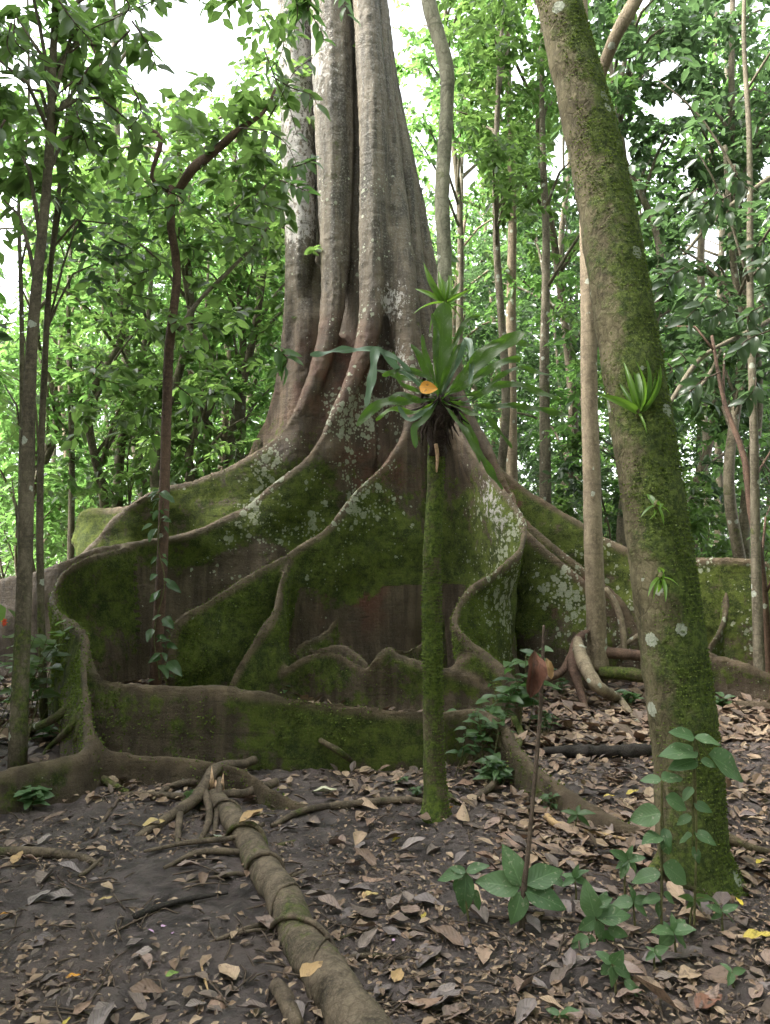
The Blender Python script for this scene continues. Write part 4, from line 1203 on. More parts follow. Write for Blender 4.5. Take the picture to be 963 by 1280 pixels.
sprig('small seedling with drooping leaves left of the big five-leaved one', (588, 1160), (583, 1090), [(541, 1097), (570, 1134), (612, 1078), (579, 1152), (604, 1140, 590, 1112), (560, 1082)])
sprig('tall seedling with pale lower leaves, left one of the two before the leaning tree', (827, 1172), (827, 975),
      [(798, 972), (857, 968), (864, 1012, 832, 996), (783, 1024, 827, 1016), (802, 1050, 827, 1045), (840, 1072, 828, 1045), (783, 1098, 827, 1092), (866, 1106, 829, 1080), (800, 1126, 827, 1122), (850, 1128, 829, 1118), (818, 1152, 827, 1130), (838, 1060, 830, 1035)], width=1.2)
sprig('tall seedling with broad paired leaves, right one of two before the leaning tree', (867, 1168), (868, 922),
      [(838, 911), (905, 926), (823, 938, 873, 940), (836, 957, 872, 950), (943, 974, 885, 943), (898, 958, 876, 950), (852, 1000, 866, 984), (899, 1055, 868, 1040), (878, 1082, 866, 1058), (845, 1052, 866, 1044), (842, 1030, 865, 1020), (893, 1015, 867, 1004)], width=1.2)
sprig('low seedling with overlapping leaves tumbling forward between stick and tall seedlings', (748, 1185), (745, 1148),
      [(730, 1102), (760, 1112), (792, 1138), (722, 1165), (728, 1140), (755, 1178), (772, 1196, 750, 1165), (735, 1195, 740, 1168), (788, 1172, 760, 1160), (712, 1190, 735, 1170), (766, 1122, 745, 1130)], width=1.3)
sprig('low speckled seedling right below the tumbling one at the lower right', (770, 1250), (765, 1205),
      [(745, 1186), (780, 1190), (795, 1222), (748, 1220), (770, 1238), (800, 1240, 780, 1225), (752, 1205), (812, 1262, 790, 1235), (785, 1212)], width=1.3)
sprig('tiny seedling with four leaves at the bottom edge right of centre', (700, 1278), (700, 1268), [(680, 1258), (722, 1256), (684, 1282), (716, 1284)])
sprig('small bright seedling left of the tall ones with narrow leaves', (782, 1130), (785, 1075), [(765, 1062), (808, 1070), (768, 1085), (802, 1092), (790, 1056), (775, 1100)])
sprig('small seedling with yellow-green leaves at the foot of the leaning tree', (862, 1158), (868, 1125), [(850, 1118), (892, 1118), (905, 1128, 880, 1122), (858, 1136), (884, 1138)], bank='bright')
sprig('seedling with one pointed leaf near the right bottom corner', (920, 1235), (915, 1215), [(900, 1200), (935, 1212), (912, 1232)])
sprig('thin seedling with pale small leaves between tumbling seedling and stick', (720, 1135), (718, 1098), [(700, 1090), (735, 1084), (703, 1106), (738, 1104), (722, 1082)])
sprig('seedling with small leaves low at the right side of the stick root', (820, 1215), (818, 1190), [(806, 1180), (835, 1184), (808, 1200), (832, 1204)])
sprig('small plant with slim leaves beside the log-like root behind the stick', (720, 1050), (722, 1018), [(700, 1010), (745, 1012), (705, 1030), (740, 1034), (724, 1003)], bank='under')


sprig('leafy seedling with mixed leaf sizes at the foot of the two tall seedlings', (845, 1200), (842, 1165), [(815, 1160), (870, 1158), (822, 1185), (865, 1186), (842, 1140), (830, 1150, 838, 1168), (858, 1145)], width=1.1)
sprig('low seedling left of the leaning tree foot with four tilted leaves', (795, 1165), (792, 1128), [(770, 1118), (815, 1120), (775, 1140), (812, 1145), (790, 1105), (760, 1130)], width=1.2)
sprig('small wilted seedling between mossy root and stick', (690, 1120), (688, 1095), [(672, 1088), (705, 1086), (674, 1104), (708, 1108)], width=1.2)
sprig('seedling with dull narrow leaves near the right bottom among dead leaves', (905, 1170), (903, 1140), [(885, 1130), (925, 1128), (888, 1150), (922, 1152)], width=.9)

def herb(label, px, py, h, n, L, bank='under', group=None, spread=.6, lean=(0, 0), name='ground_plant', cat='plant', dz=0.0, D=None, width=1.0):
    bp = G(px, py) if D is None else P(px, py, D)
    r = empty(name, bp, label, cat, group)
    k = max(1, n // 7)
    done = 0
    for s in range(k):
        a = random.uniform(0, 6.28); q = spread * h * .6 * (s > 0)
        top = bp + Vector((q * math.cos(a) + lean[0], q * math.sin(a) * .6 + lean[1], h * random.uniform(.75, 1)))
        b0 = bp + Vector((random.uniform(-.03, .03) * k, random.uniform(-.03, .03) * k, -.02))
        stem(r, [b0, b0.lerp(top, .5) + Vector((.02, 0, .02)), top], [.004, .0035, .002], n=4)
        m = n // k
        for i in range(m):
            t = .35 + .65 * (i + 1) / m
            p = b0.lerp(top, t)
            an = i * 2.4 + s; el = random.uniform(-.25, .5)
            d = Vector((math.cos(an) * math.cos(el), math.sin(an) * math.cos(el), math.sin(el) + .1)) * L * random.uniform(.7, 1.15)
            put_leaf(bank, p, p + d, r, width=width, roll=.2)
    return r

HB = [
 ('large clump of glossy leaves hugging the root right of the mossy pole', 598, 968, .42, 28, .11, 'under'),
 ('lower glossy clump spreading at the root foot right of the mossy pole', 618, 985, .20, 18, .10, 'under'),
 ('bright tuft of leaves behind the root top right of the mossy pole', 600, 950, .45, 18, .12, 'under'),
 ('tall slim-leaved plant with long glossy leaves under the right front buttress', 642, 912, .74, 24, .17, 'under'),
 ('dark leafy plant beside the slim-leaved one, left of the hanging dead leaf', 618, 918, .45, 14, .13, 'under'),
 ('small plant with lit leaves before the flared red root', 680, 915, .22, 14, .10, 'under'),
 ('leafy plant behind the low wall at its middle, brightest leaf on top', 352, 872, .30, 28, .12, 'under'),
 ('low plant with pale wide leaves behind the low wall right of the brightest one', 392, 872, .16, 14, .15, 'under'),
 ('small plant behind the low wall at the foot of the front buttress', 308, 862, .17, 14, .10, 'under'),
 ('tiny grey-green seedling in front of the root at the lower left corner of the tree', 38, 1012, .16, 12, .09, 'seed'),
 ('tiny seedling against the dark inner corner of the low wall', 146, 962, .10, 7, .07, 'under'),
 ('tiny rosette of leaves by the foot of the corner root', 92, 945, .10, 9, .09, 'under'),
 ('small seedling before the low wall near its middle', 453, 950, .16, 6, .05, 'under'),
 ('small bright plant on the low green root at far right', 935, 868, .20, 14, .13, 'under'),
 ('plant with fresh green leaves at the right edge behind the leaning tree', 905, 885, .12, 9, .11, 'under'),
 ('small plant between slender tree roots and leaning tree', 785, 880, .16, 12, .11, 'under'),
 ('pale-leaved sprout beside the flared root of the slender tree', 700, 872, .22, 12, .08, 'under'),
 ('leafy bush with fresh leaves at the left edge beside the thickest left stem', 22, 930, .95, 34, .15, 'big'),
 ('bright bush close behind the thickest left stem', 52, 915, .8, 26, .13, 'big'),
 ('low leafy plant at the foot of the left corner buttress', 95, 872, .25, 21, .11, 'under'),
 ('low plant on the floor between left stem and corner root', 62, 930, .12, 9, .1, 'under'),
 ('small seedling on soil in front of the pole tree', 520, 1000, .07, 7, .05, 'under'),
 ('tiny low seedling left of the pole on the leaf litter', 505, 985, .06, 7, .05, 'under'),
 ('small grass-like sprout right of the pole near the dark soil patch', 690, 1020, .10, 9, .06, 'under'),
 ('fern-like sprout on the spread roots at left', 243, 1008, .10, 6, .08, 'bright'),
]
for l, px, py, h, n, L, b in HB: herb(l, px, py, h, int(n * 1.7), L * 1.25, b, width=1.25)
fl = empty('red_flower', P(6, 778, 6.6), 'small red-orange flower among leaves at the left edge', 'flower')
for i in range(7):
    a = i * .9
    put_leaf(near_leaf_mesh('petal', M['flower'], wid=.5, seed=i), fl.location, fl.location + Vector((math.cos(a) * .03, -.01, math.sin(a) * .04)), fl, up=(0, -1, 0), name='petal')

# climbing leaves on the crooked tree
vn_ = empty('climbing_vine', P(200, 830, 7.12), 'leafy climber winding up the lower stem of the crooked tree', 'vine')
stem(vn_, wpath([(200, 850, 7.1), (193, 790, 7.13), (206, 730, 7.15), (198, 680, 7.17), (205, 625, 7.18)]), [.008, .007, .006, .006, .004])
for i in range(46):
    y = random.uniform(610, 850); x = 201 + random.uniform(-6, 6); s = random.choice((-1, 1))
    b = P(x + s * 5, y, 7.12); L = random.uniform(9, 21)
    put_leaf('under', b, P(x + s * (5 + L * random.uniform(.4, .95)), y + L * random.uniform(-.35, .8), 7.1 + random.uniform(-.15, .1)), vn_, width=1.2, up=(0, -.6, .7))

# foreground branch with large leaves hanging before the giant's trunk
hb = empty('leafy_branch', P(330, -60, 6.9), 'leafy twigs hanging in front of the upper left flank of the giant trunk', 'branch')
def twig(parent, pts, nl, Lp, bank='big', rad=.008, D=None):
    W = wpath(pts); stem(parent, W, [rad, rad * .7, rad * .5, rad * .4][:len(W)] if len(W) <= 4 else np.linspace(rad, rad * .3, len(W)), 'twig', name='twig', n=5)
    C, _ = spline(W, .01, .03)
    for i in range(nl):
        t = .12 + .88 * (i + .5) / nl
        c = Vector(C[min(len(C) - 1, int(t * len(C)))])
        dd = Vector(C[min(len(C) - 1, int(t * len(C)) + 1)]) - Vector(C[max(0, int(t * len(C)) - 1)])
        if dd.length < 1e-6: dd = Vector((0, 0, -1))
        dd.normalize()
        sd = dd.cross(Vector((0, -1, .3))).normalized() * (1 if i % 2 else -1)
        d = (dd * .6 + sd * random.uniform(.5, 1) + Vector((random.uniform(-.2, .2), random.uniform(-.4, .3), -random.uniform(.05, .5)))).normalized()
        put_leaf(bank, c, c + d * Lp * random.uniform(.75, 1.2), parent, up=(0, -.5, .8), roll=.35)
for pts in [[(330, 60, 7), (345, 100, 6.9), (362, 135, 6.9), (372, 170, 6.9)], [(335, 150, 7.2), (352, 120, 7.1), (368, 90, 7), (392, 72, 6.9)], [(340, 95, 7), (365, 110, 6.9), (388, 118, 6.8), (396, 130, 6.8)], [(300, 160, 7.3), (335, 165, 7.1), (358, 180, 7), (372, 208, 7)],
            [(360, 210, 7), (380, 205, 6.9), (392, 200, 6.9)], [(350, 225, 7), (368, 232, 6.9), (385, 240, 6.9)], [(340, 20, 7), (355, 50, 6.9), (345, 85, 6.9)], [(372, -30, 6.8), (385, 10, 6.7), (400, 35, 6.7), (405, 50, 6.7)], [(420, -40, 6.8), (430, 0, 6.7), (434, 18, 6.7)], [(360, -30, 6.8), (372, 10, 6.7), (368, 40, 6.7)], [(395, -30, 6.8), (388, 5, 6.7), (378, 25, 6.7)]]:
    twig(hb, pts, 11, .17, 'bright' if pts[0][1] < 0 or pts[0][1] > 205 else 'big')
tl = empty('leafy_branch', P(60, -80, 5.4), 'dark leafy twigs crowding the upper left corner of the view', 'branch')
for i in range(13):
    x = random.uniform(-10, 175); y = random.uniform(-40, 200 - abs(x - 70) * .4); d = random.uniform(4.9, 6.2)
    twig(tl, [(x, y, d), (x + random.uniform(-30, 30), y + 30, d), (x + random.uniform(-45, 45), y + 55, d)], 9, .16, 'big')
lt2 = empty('leafy_branch', P(150, 330, 7.4), 'leafy twigs in mid height left of the crooked tree', 'branch')
for i in range(16):
    x = random.uniform(110, 350); y = random.uniform(190, 480); d = random.uniform(6.9, 8.2)
    twig(lt2, [(x, y, d), (x + random.uniform(-30, 30), y + 18, d), (x + random.uniform(-45, 45), y + 30, d)], 8, .19, random.choice(['big', 'bright']))

rb = empty('leafy_branch', P(960, 300, 6.8), 'dark glossy leafy twigs hanging in at the right edge', 'branch')
for i in range(26):
    x = random.uniform(820, 980); y = random.uniform(200, 500); d = random.uniform(6.6, 8.6)
    twig(rb, [(x, y, d), (x + random.uniform(-30, 10), y + 12, d), (x + random.uniform(-45, 20), y + 28, d)], 8, .19, 'dark')

# ---- fern clump on the pole tree
def frond(parent, pts, wid, mat, lobes=0.0, taper=.5, tipw=.2, nrm=(0, -1, .25), label=None, D=4.35):
    W = [P(a, b, D + (c[0] if c else 0)) for a, b, *c in pts]
    C, _ = spline(W, .01, .02)
    n = len(C); V, UV, F = [], [], []
    T = np.gradient(C, axis=0); T /= np.linalg.norm(T, axis=1)[:, None]
    ph = random.uniform(0, 6)
    for i in range(n):
        t = i / (n - 1)
        w = .68 * wid * min(1, .12 + (t / taper) ** 1.3 if t < taper else 1) * (1 if t < .8 else math.sqrt(max(0, 1 - ((t - .8) / .2) ** 2)) * (1 - tipw) + tipw)
        w *= 1 - .10 * random.random()
        if lobes: w *= 1 - lobes * (.5 + .5 * math.sin(i * .9))
        X = np.cross(T[i], nrm); X /= np.linalg.norm(X) + 1e-9
        Z = np.cross(X, T[i])
        for u in (-1, -.5, 0, .5, 1):
            V.append(C[i] + X * (u * w * .5) + Z * (abs(u) * w * .14 + .012 * abs(u) * math.sin(i * .7 + ph + u)))
            UV.append((.5 + u / 2, t * 2))
    for i in range(n - 1):
        for q in range(4):
            a = i * 5 + q; F.append((a, a + 1, a + 6, a + 5))
    o = link('frond', mesh_np('frond', np.array(V), np.array(F), M[mat], {'lv': np.full(len(V), random.random())}, np.array(UV)), parent)
    if label: o['label'] = label
    return o

FN = empty('nest_fern', P(547, 515, 4.38), 'strap-leaved nest fern clump growing on the mossy pole', 'fern')
H0 = (549, 500)
for pts, wd, mt, lb, lob in [
    ([H0, (551, 470), (553, 425), (555, 378)], .165, 'frond', 'broad upright frond', 0),
    ([H0, (545, 450, -.05), (546, 415, -.05), (540, 392, -.05)], .05, 'frond', None, .1),
    ([H0, (562, 450, .1), (580, 405, .15), (600, 395, .15)], .05, 'frond', None, .1),
    ([H0, (530, 480, .1), (495, 470, .15), (470, 462, .15)], .05, 'frond', None, .1),
    ([H0, (522, 488, 0), (500, 478, 0), (492, 440, 0)], .04, 'frond', None, .1),
    ([H0, (590, 500, .2), (640, 462, .25), (690, 470, .2)], .05, 'frond', None, .2),
    ([H0, (575, 478, -.2), (600, 440, -.25), (632, 425, -.3)], .06, 'frond', None, .1),
    ([H0, (520, 515, -.05), (490, 512, -.05), (470, 525, -.05)], .045, 'leaf_brom', None, .1),
    ([H0, (585, 515, -.15), (612, 525, -.2), (640, 560, -.2)], .045, 'frond', None, .3),
    ([H0, (580, 470, .05), (615, 440, .1), (655, 415, .1)], .13, 'frond', None, 0),
    ([H0, (585, 480, -.1), (622, 456, -.15), (652, 448, -.15)], .075, 'frond', None, .2),
    ([H0, (600, 492, .1), (640, 480, .15), (700, 500, .1)], .07, 'frond', None, .2),
    ([H0, (600, 508, 0), (650, 508, 0), (715, 520, 0)], .06, 'frond', None, .25),
    ([H0, (575, 530, -.1), (598, 565, -.15), (628, 612, -.15)], .07, 'frond', None, .35),
    ([H0, (572, 455, -.1), (583, 424, -.15), (590, 445, -.22), (588, 480, -.25)], .06, 'frond_pale', None, .3),
    ([H0, (518, 470, -.1), (485, 442, -.15), (440, 437, -.2), (388, 444, -.25)], .06, 'frond_pale', 'long pale lobed frond reaching left', .4),
    ([H0, (495, 458, -.1), (472, 436, -.2), (466, 468, -.25), (458, 508, -.28)], .08, 'frond_pale', 'pale frond hanging down at left', .3),
    ([H0, (505, 502, 0), (475, 505, 0), (446, 532, 0)], .085, 'frond', None, 0),
    ([H0, (535, 470, .05), (524, 445, .05), (514, 430, .05)], .06, 'frond', None, 0),
    ([H0, (540, 465, 0), (531, 440, 0), (528, 418, 0)], .045, 'frond', None, 0),
    ([H0, (562, 465, .1), (572, 440, .15), (590, 422, .2)], .07, 'frond', None, 0),
    ([H0, (556, 470, -.05), (566, 448, -.1), (572, 432, -.1)], .05, 'frond', None, 0),
    ([H0, (590, 470, .2), (630, 430, .3), (668, 432, .3)], .07, 'frond', None, .2),
    ([H0, (530, 515, -.1), (512, 525, -.15), (498, 508, -.15)], .05, 'frond_pale', None, .2),
    ([H0, (530, 525, -.12), (518, 535, -.15), (520, 560, -.15)], .06, 'leaf_bright', None, 0),
    ([H0, (520, 500, -.1), (500, 492, -.1), (486, 500, -.1)], .05, 'frond', None, 0),
    ([H0, (576, 520, .1), (592, 545, .1), (600, 580, .1)], .05, 'frond', None, .2),
    ([H0, (540, 475, -.1), (505, 462, -.1), (478, 470, -.1)], .045, 'frond', None, 0),
]:
    frond(FN, pts, wd, mt, lob, label=lb)
# matted root ball
mb = MB()
for i in range(90):
    a = random.uniform(0, 6.28); r = random.uniform(.02, .09)
    p0 = P(549, 508, 4.42) + Vector((math.cos(a) * r, math.sin(a) * r * .8, random.uniform(-.05, .05)))
    p1 = p0 + Vector((random.uniform(-.06, .06), random.uniform(-.05, .02), random.uniform(-.12, .02)))
    p2 = p1 + Vector((random.uniform(-.05, .05), random.uniform(-.03, .03), random.uniform(-.12, .0)))
    mb.tube([p0, p1, p2], [.010, .007, .003], n=4, step=.04)
o = mb.build('root_mat', M['fibre'], FN); o['kind'] = 'stuff'
mb = MB(); mb.tube([P(549, 492, 4.42), P(550, 503, 4.42), P(550, 520, 4.43), P(547, 545, 4.45), P(546, 568, 4.48)], [.035, .085, .08, .06, .052], n=22, step=.02, bump=.45, bs=18)
mb.build('root_ball', M['fibre'], FN)
mb = MB(); mb.tube([P(545, 555, 4.40), P(547, 570, 4.40), P(546, 590, 4.41)], [.012, .012, .006], n=6, step=.02); mb.build('bare_root', M['split_wood'], FN)
ol = empty('orange_leaf', P(536, 492, 4.2), 'bright orange dead leaf lodged in the nest fern', 'leaf')
put_leaf(near_leaf_mesh('blade', M['leaf_orange'], wid=.75, droop=.05, fold=.1, seed=9), P(524, 484, 4.2), P(548, 486, 4.18), ol, up=(0, -1, .1), name='blade', roll=.02)


def brom(label, hub, tips, D, parent_wid=1.0, dens=1):
    parent_wid *= .72
    r = empty('bromeliad', P(hub[0], hub[1], D), label, 'plant')
    for t in tips:
        put_leaf('brom', P(hub[0], hub[1], D), P(t[0], t[1], D + random.uniform(-.2, .04)), r, up=(0, -.3, 1) if t[1] > hub[1] - 12 else ((hub[0] - t[0]) * -.02, -1, .3), width=parent_wid * (t[2] if len(t) > 2 else 1), name='leaf', roll=.15)
    mb = MB(); mb.tube([P(hub[0], hub[1] + 6, D + .02), P(hub[0], hub[1], D), P(hub[0], hub[1] - 6, D)], [.008, .014, .008], n=8, step=.01); mb.build('base', M['stem'], r)
    return r

brom('bright strap-leaved bromeliad above the nest fern on the pole tree', (557, 380), [(559, 310, 1.3), (519, 326), (517, 352), (586, 342), (594, 358), (524, 400), (545, 330), (570, 335), (512, 372), (600, 380), (578, 360), (535, 345), (590, 396)], 4.5, 1.5)
brom('largest bright bromeliad on the leaning trunk', (798, 516), [(757, 486, 1.5), (817, 470, 2), (804, 430), (842, 430), (780, 440), (810, 530), (855, 442), (830, 455), (790, 450), (770, 470), (848, 470), (822, 432), (862, 455)], 3.55, 1.25)
brom('middle star-shaped air plant on the leaning trunk', (821, 632), [(807, 611, 2), (798, 637, 1.4), (843, 635, 1.6), (820, 653, 1.5), (836, 648), (812, 650), (838, 618)], 3.5, 1.5)
brom('lowest small air plant on the leaning trunk', (826, 722), [(806, 731), (853, 721, 1.4), (825, 706, 1.6), (825, 748, 1.4), (842, 708), (812, 745), (840, 740)], 3.47, 1.5)

# ---------------------------------------------------------------- the fallen limb and dead wood
LOG = empty('fallen_limb', G(380, 1160), 'thick grey-brown fallen limb half sunk in the soil, running to the bottom edge', 'log')
lp = [G(268, 1006, .045), G(300, 1043, .035), G(322, 1080, .025), G(352, 1130, .03), G(376, 1180, .02), G(412, 1235, .025), G(450, 1295, .02), G(510, 1380, .02)]
lr = [.05, .066, .070, .072, .076, .082, .088, .09]
mb = MB(); mb.tube(lp, lr, n=30, step=.015, bump=.16, bs=7); mb.build('wood', M['log'], LOG)
mb = MB()
e = lp[0]
for dx, h, wd in [(-.02, .16, .022), (.035, .12, .016), (.0, .08, .02), (-.045, .07, .012)]:
    b = e + Vector((dx, .02, .02))
    mb.add([b + Vector((-wd, 0, 0)), b + Vector((wd, 0, 0)), b + Vector((wd * .2 + dx * .3, .0, h)), b + Vector((-wd, .03, 0)), b + Vector((wd, .03, 0)), b + Vector((dx * .3, .02, h * .9))],
           [(0, 1, 2), (4, 3, 5), (0, 2, 5, 3), (1, 4, 5, 2), (0, 3, 4, 1)])
mb.build('splinter', M['split_wood'], LOG)
Cl, Rl = spline(lp, lr, .01)
Tl = np.gradient(Cl, axis=0); Tl /= np.linalg.norm(Tl, axis=1)[:, None]
for wi, (fr, r, sk, lab_, mt) in enumerate([(.10, .009, .3, 'dark thin root looped over the broken end of the fallen limb', 'root'), (.255, .013, .5, 'mossy root gripping the fallen limb where it narrows', 'moss_root'), 
                                         (.41, .010, .25, 'second thin root wrapped round the middle of the limb', 'root'), (.55, .007, -.5, 'thin root wrapped round the limb below its middle', 'root'), (.66, .011, .8, 'darker forked root crossing the limb near the lower moss patch', 'root'), (.74, .006, -.9, 'hair-thin root wrapped round the limb at the moss patch', 'root')]):
    i = int(fr * len(Cl)); c = Cl[i]; t = Tl[i]; X = np.cross(t, [0, 0, 1.0]); X /= np.linalg.norm(X)
    pts = []
    for a in np.linspace(-.45, math.pi + .45, 13):
        s = (a / math.pi - .5) * sk * .35
        q = int(min(len(Cl) - 1, max(0, i + s / .01)))
        pts.append(Vector(Cl[q] + X * math.cos(a) * (Rl[q] + r * .8) + np.array([0, 0, 1]) * math.sin(a) * (Rl[q] + r * .8)))
    for sg, pp in ((1, pts[0]), (-1, pts[-1])):
        e1 = pp + Vector(X * sg * .08) + Vector((0, .02 * sk, 0)); e1.z = gz(e1.x, e1.y) + .01
        e2 = e1 + Vector(X * sg * random.uniform(.1, .3)) + Vector((0, random.uniform(-.1, .1), 0)); e2.z = gz(e2.x, e2.y) - .005
        if sg == 1: pts = [e2, e1] + pts
        else: pts = pts + [e1, e2]
    w_ = MB(); w_.tube(pts, [r * .5] + [r] * (len(pts) - 2) + [r * .5], n=7, step=.015, bump=.15, bs=25)
    o = w_.build('wrapping_root', M[mt]); tag(o, lab_, 'root', 'thin roots wrapped over the fallen limb')


def deadwood(label, pts, rad, mat='twig', name='fallen_twig', group=None, cat='twig', bump=.15, n=7):
    mb = MB()
    W = [G(p[0], p[1], p[2] if len(p) > 2 else .012) for p in pts]
    mb.tube(W, rad, n=n, step=.02, bump=bump, bs=18)
    o = mb.build(name, M[mat]); tag(o, label, cat, group); return o

deadwood('black rotten log lying across behind the leaning tree', [(680, 942, .03), (720, 946, .05), (770, 950, .05), (830, 948, .05)], [.03, .045, .05, .045], 'rot', 'rotten_log', cat='log', bump=.35, n=14)
deadwood('dark stick lying on bare mud left of the fallen limb', [(168, 1150, .02), (200, 1139, .025), (240, 1128, .02), (285, 1118, .01)], [.016, .014, .011, .006], 'rot')
deadwood('thin stick touching the left end of the dark mud stick', [(135, 1170), (165, 1155), (200, 1140)], [.005, .005, .004])
deadwood('curved pale peeled stick with a thick end, before the low root at right', [(684, 1035, .04), (700, 1044, .03), (740, 1050, .02), (800, 1060, .015)], [.022, .018, .012, .006], 'leaf_tan', 'peeled_stick', cat='stick', bump=.1)
deadwood('straight dark stick right of the pole foot', [(580, 1036), (620, 1046), (665, 1050), (700, 1052)], [.008, .012, .013, .011], 'twig')
deadwood('short stick lying diagonally by the mossy root at left', [(150, 1002), (130, 1030), (118, 1048)], [.012, .011, .009])
deadwood('grey stick lower left of the yellow leaf tip', [(100, 1098), (115, 1088), (128, 1076)], [.012, .011, .009], 'root')
deadwood('stub of rotten wood beside the limb at the bottom edge', [(345, 1240, .03), (358, 1262, .03), (370, 1290, .02)], [.026, .030, .026], 'root', 'wood_stub', cat='wood')
deadwood('pale forked twig standing up from the mud at bottom left', [(252, 1205, .01), (256, 1225, .02), (262, 1243, .01)], [.004, .005, .003], 'leaf_tan')
deadwood('long thin stick running beneath the tumbling seedlings', [(600, 1150), (640, 1155), (700, 1158), (745, 1163)], [.006, .008, .008, .005])
deadwood('thin twig lying across the leaf litter at bottom right', [(540, 1215), (580, 1217), (625, 1216)], [.005, .005, .004])
deadwood('stick slanting among dead leaves near the lower right', [(835, 1200), (855, 1225), (880, 1250)], [.008, .008, .006])
deadwood('stick at the bottom edge pointing up right', [(480, 1278), (510, 1262), (548, 1245)], [.006, .008, .007])
deadwood('thin straight dead stem leaning on the low wall', [(333, 962, 0), (322, 935, .18), (312, 908, .30)], [.008, .007, .004])
deadwood('stick near the pole foot on the left side', [(430, 950), (460, 965), (500, 972)], [.009, .012, .008], 'root')
deadwood('long dark twig left of the limb near its middle', [(262, 1152), (300, 1143), (345, 1130)], [.005, .006, .004])
tw = MB()
for i in range(420):
    px, py = random.uniform(-20, 980), 900 + 390 * random.random() ** .8
    p = G(px, py, .012); a = random.uniform(0, 3.14); L = random.uniform(.04, .22)
    d = Vector((math.cos(a), math.sin(a), 0)) * L
    tw.tube([p - d * .5, p + Vector((random.uniform(-.02, .02), random.uniform(-.02, .02), .01)), p + d * .5], [.0035, .004, .002], n=4, step=.06)
o = tw.build('twig_litter', M['twig']); tag(o, 'scatter of thin broken twigs over the floor', 'twigs', None, 'stuff')

# ---------------------------------------------------------------- fallen leaves
def dead_leaf_mesh(mat, seed, wid):
    rs = random.Random(seed)
    return near_leaf_mesh('fallen_leaf', M[mat], wid=wid, droop=rs.uniform(-.25, .3), fold=rs.uniform(-.1, .45), wave=rs.uniform(.01, .05), seed=seed, nu=4, nv=6, shape=rs.choice(['ovate', 'obovate', 'ragged', 'ovate']), curl=rs.uniform(-.3, .45))
LB = {m: [dead_leaf_mesh(m, 100 + i * 7, random.uniform(.4, .62)) for i in range(n)] for m, n in [('litter', 10), ('litter_grey', 7), ('leaf_yellow', 2), ('leaf_tan', 3), ('leaf_orange', 2), ('leaf_red', 2), ('leaf_pale', 2), ('leaf_green', 1)]}


def fallen(mat, px, py, L, ang, label, group=None, tilt=.15, lift=.018, roll=0.0, mesh=None):
    me = mesh or random.choice(LB[mat])
    o = bpy.data.objects.new('fallen_leaf', me); COL.objects.link(o)
    o.location = G(px, py, lift)
    o.rotation_euler = (random.gauss(0, tilt), random.gauss(0, tilt) + roll, ang - math.pi / 2)
    o.scale = (L, L, L)
    # centre the blade on the point
    off = Matrix.Rotation(ang - math.pi / 2, 3, 'Z') @ Vector((0, -.45 * L, 0))
    o.location += off
    tag(o, label, 'leaf', group)
    return o

for a_ in [
    ('leaf_yellow', 945, 1180, .12, .1, 'bright yellow fallen leaf at the right edge, the largest yellow one'),
    ('leaf_tan', 22, 1081, .09, 1.5, 'oval yellow-tan leaf leaning on the thin root at the left edge'),
    ('leaf_tan', 388, 1266, .10, .9, 'pale tan pointed leaf lying on the fallen limb at the bottom edge'),
    ('leaf_tan', 312, 1057, .14, .75, 'long pale tan leaf lying on the fallen limb near its narrow end'),
    ('leaf_orange', 553, 1021, .10, .1, 'orange leaf at the foot of the mossy pole'),
    ('leaf_orange', 523, 960, .08, 1.2, 'orange leaf left of the mossy pole before the low wall'),
    ('leaf_pale', 403, 995, .15, -.2, 'whitish-green long leaf on dark soil before the low wall'),
    ('leaf_green', 214, 1222, .045, .6, 'small green leaf on the bare mud at bottom left'),
    ('leaf_yellow', 83, 1274, .04, 1.4, 'small yellow leaf at the bottom edge far left'),
    ('leaf_yellow', 790, 1000, .09, .3, 'yellow leaf lying behind the leaning tree foot, left side'),
    ('leaf_yellow', 885, 935, .11, 0, 'yellow leaf far right behind the leaning tree'),
    ('leaf_orange', 890, 1112, .10, .2, 'tan-orange leaf at the foot of the leaning tree, right side'),
    ('leaf_yellow', 925, 1135, .05, 1.7, 'narrow yellow leaf standing near the right edge'),
    ('leaf_red', 614, 972, .14, -1.0, 'rust-red leaf caught in the glossy clump by the pole'),
    ('leaf_red', 70, 872, .12, .2, 'rust-red leaf behind the left stem'),
    ('leaf_tan', 130, 1130, .06, .4, 'pale tan leaf curled on mud at left'),
    ('leaf_tan', 190, 1040, .12, .1, 'orange-tan leaf among the spider roots'),
    ('leaf_yellow', 495, 1058, .05, .4, 'small yellow leaf right of the limb near its middle'),
    ('leaf_tan', 462, 1130, .07, .3, 'golden tan leaf right of the fallen limb'),
    ('leaf_tan', 455, 1132, .05, 1.6, 'small ochre leaf touching the golden tan one'),
    ('leaf_orange', 90, 1220, .05, .2, 'small ochre-orange scrap on the mud at bottom left'),
    ('leaf_orange', 5, 1147, .035, .2, 'tiny orange scrap at the left edge'),
    ('leaf_yellow', 530, 1155, .05, 1.2, 'small yellow and green leaf left of the five-leaved seedling'),
    ('leaf_tan', 497, 1230, .08, 1.3, 'orange-tan curled leaf at the bottom right of the limb'),
    ('leaf_red', 885, 1262, .12, .5, 'large red-brown round leaf at the lower right'),
    ('leaf_yellow', 950, 1085, .06, .6, 'yellow leaf at the right edge above the largest yellow one'),
    ('leaf_yellow', 760, 1005, .07, -.1, 'pale yellow leaf left of the leaning tree on dark soil'),
]:
    o = fallen(a_[0], a_[1], a_[2], a_[3], a_[4], a_[5], tilt=.08, lift=.13 if 'lying on the fallen limb' in a_[5] else .025)
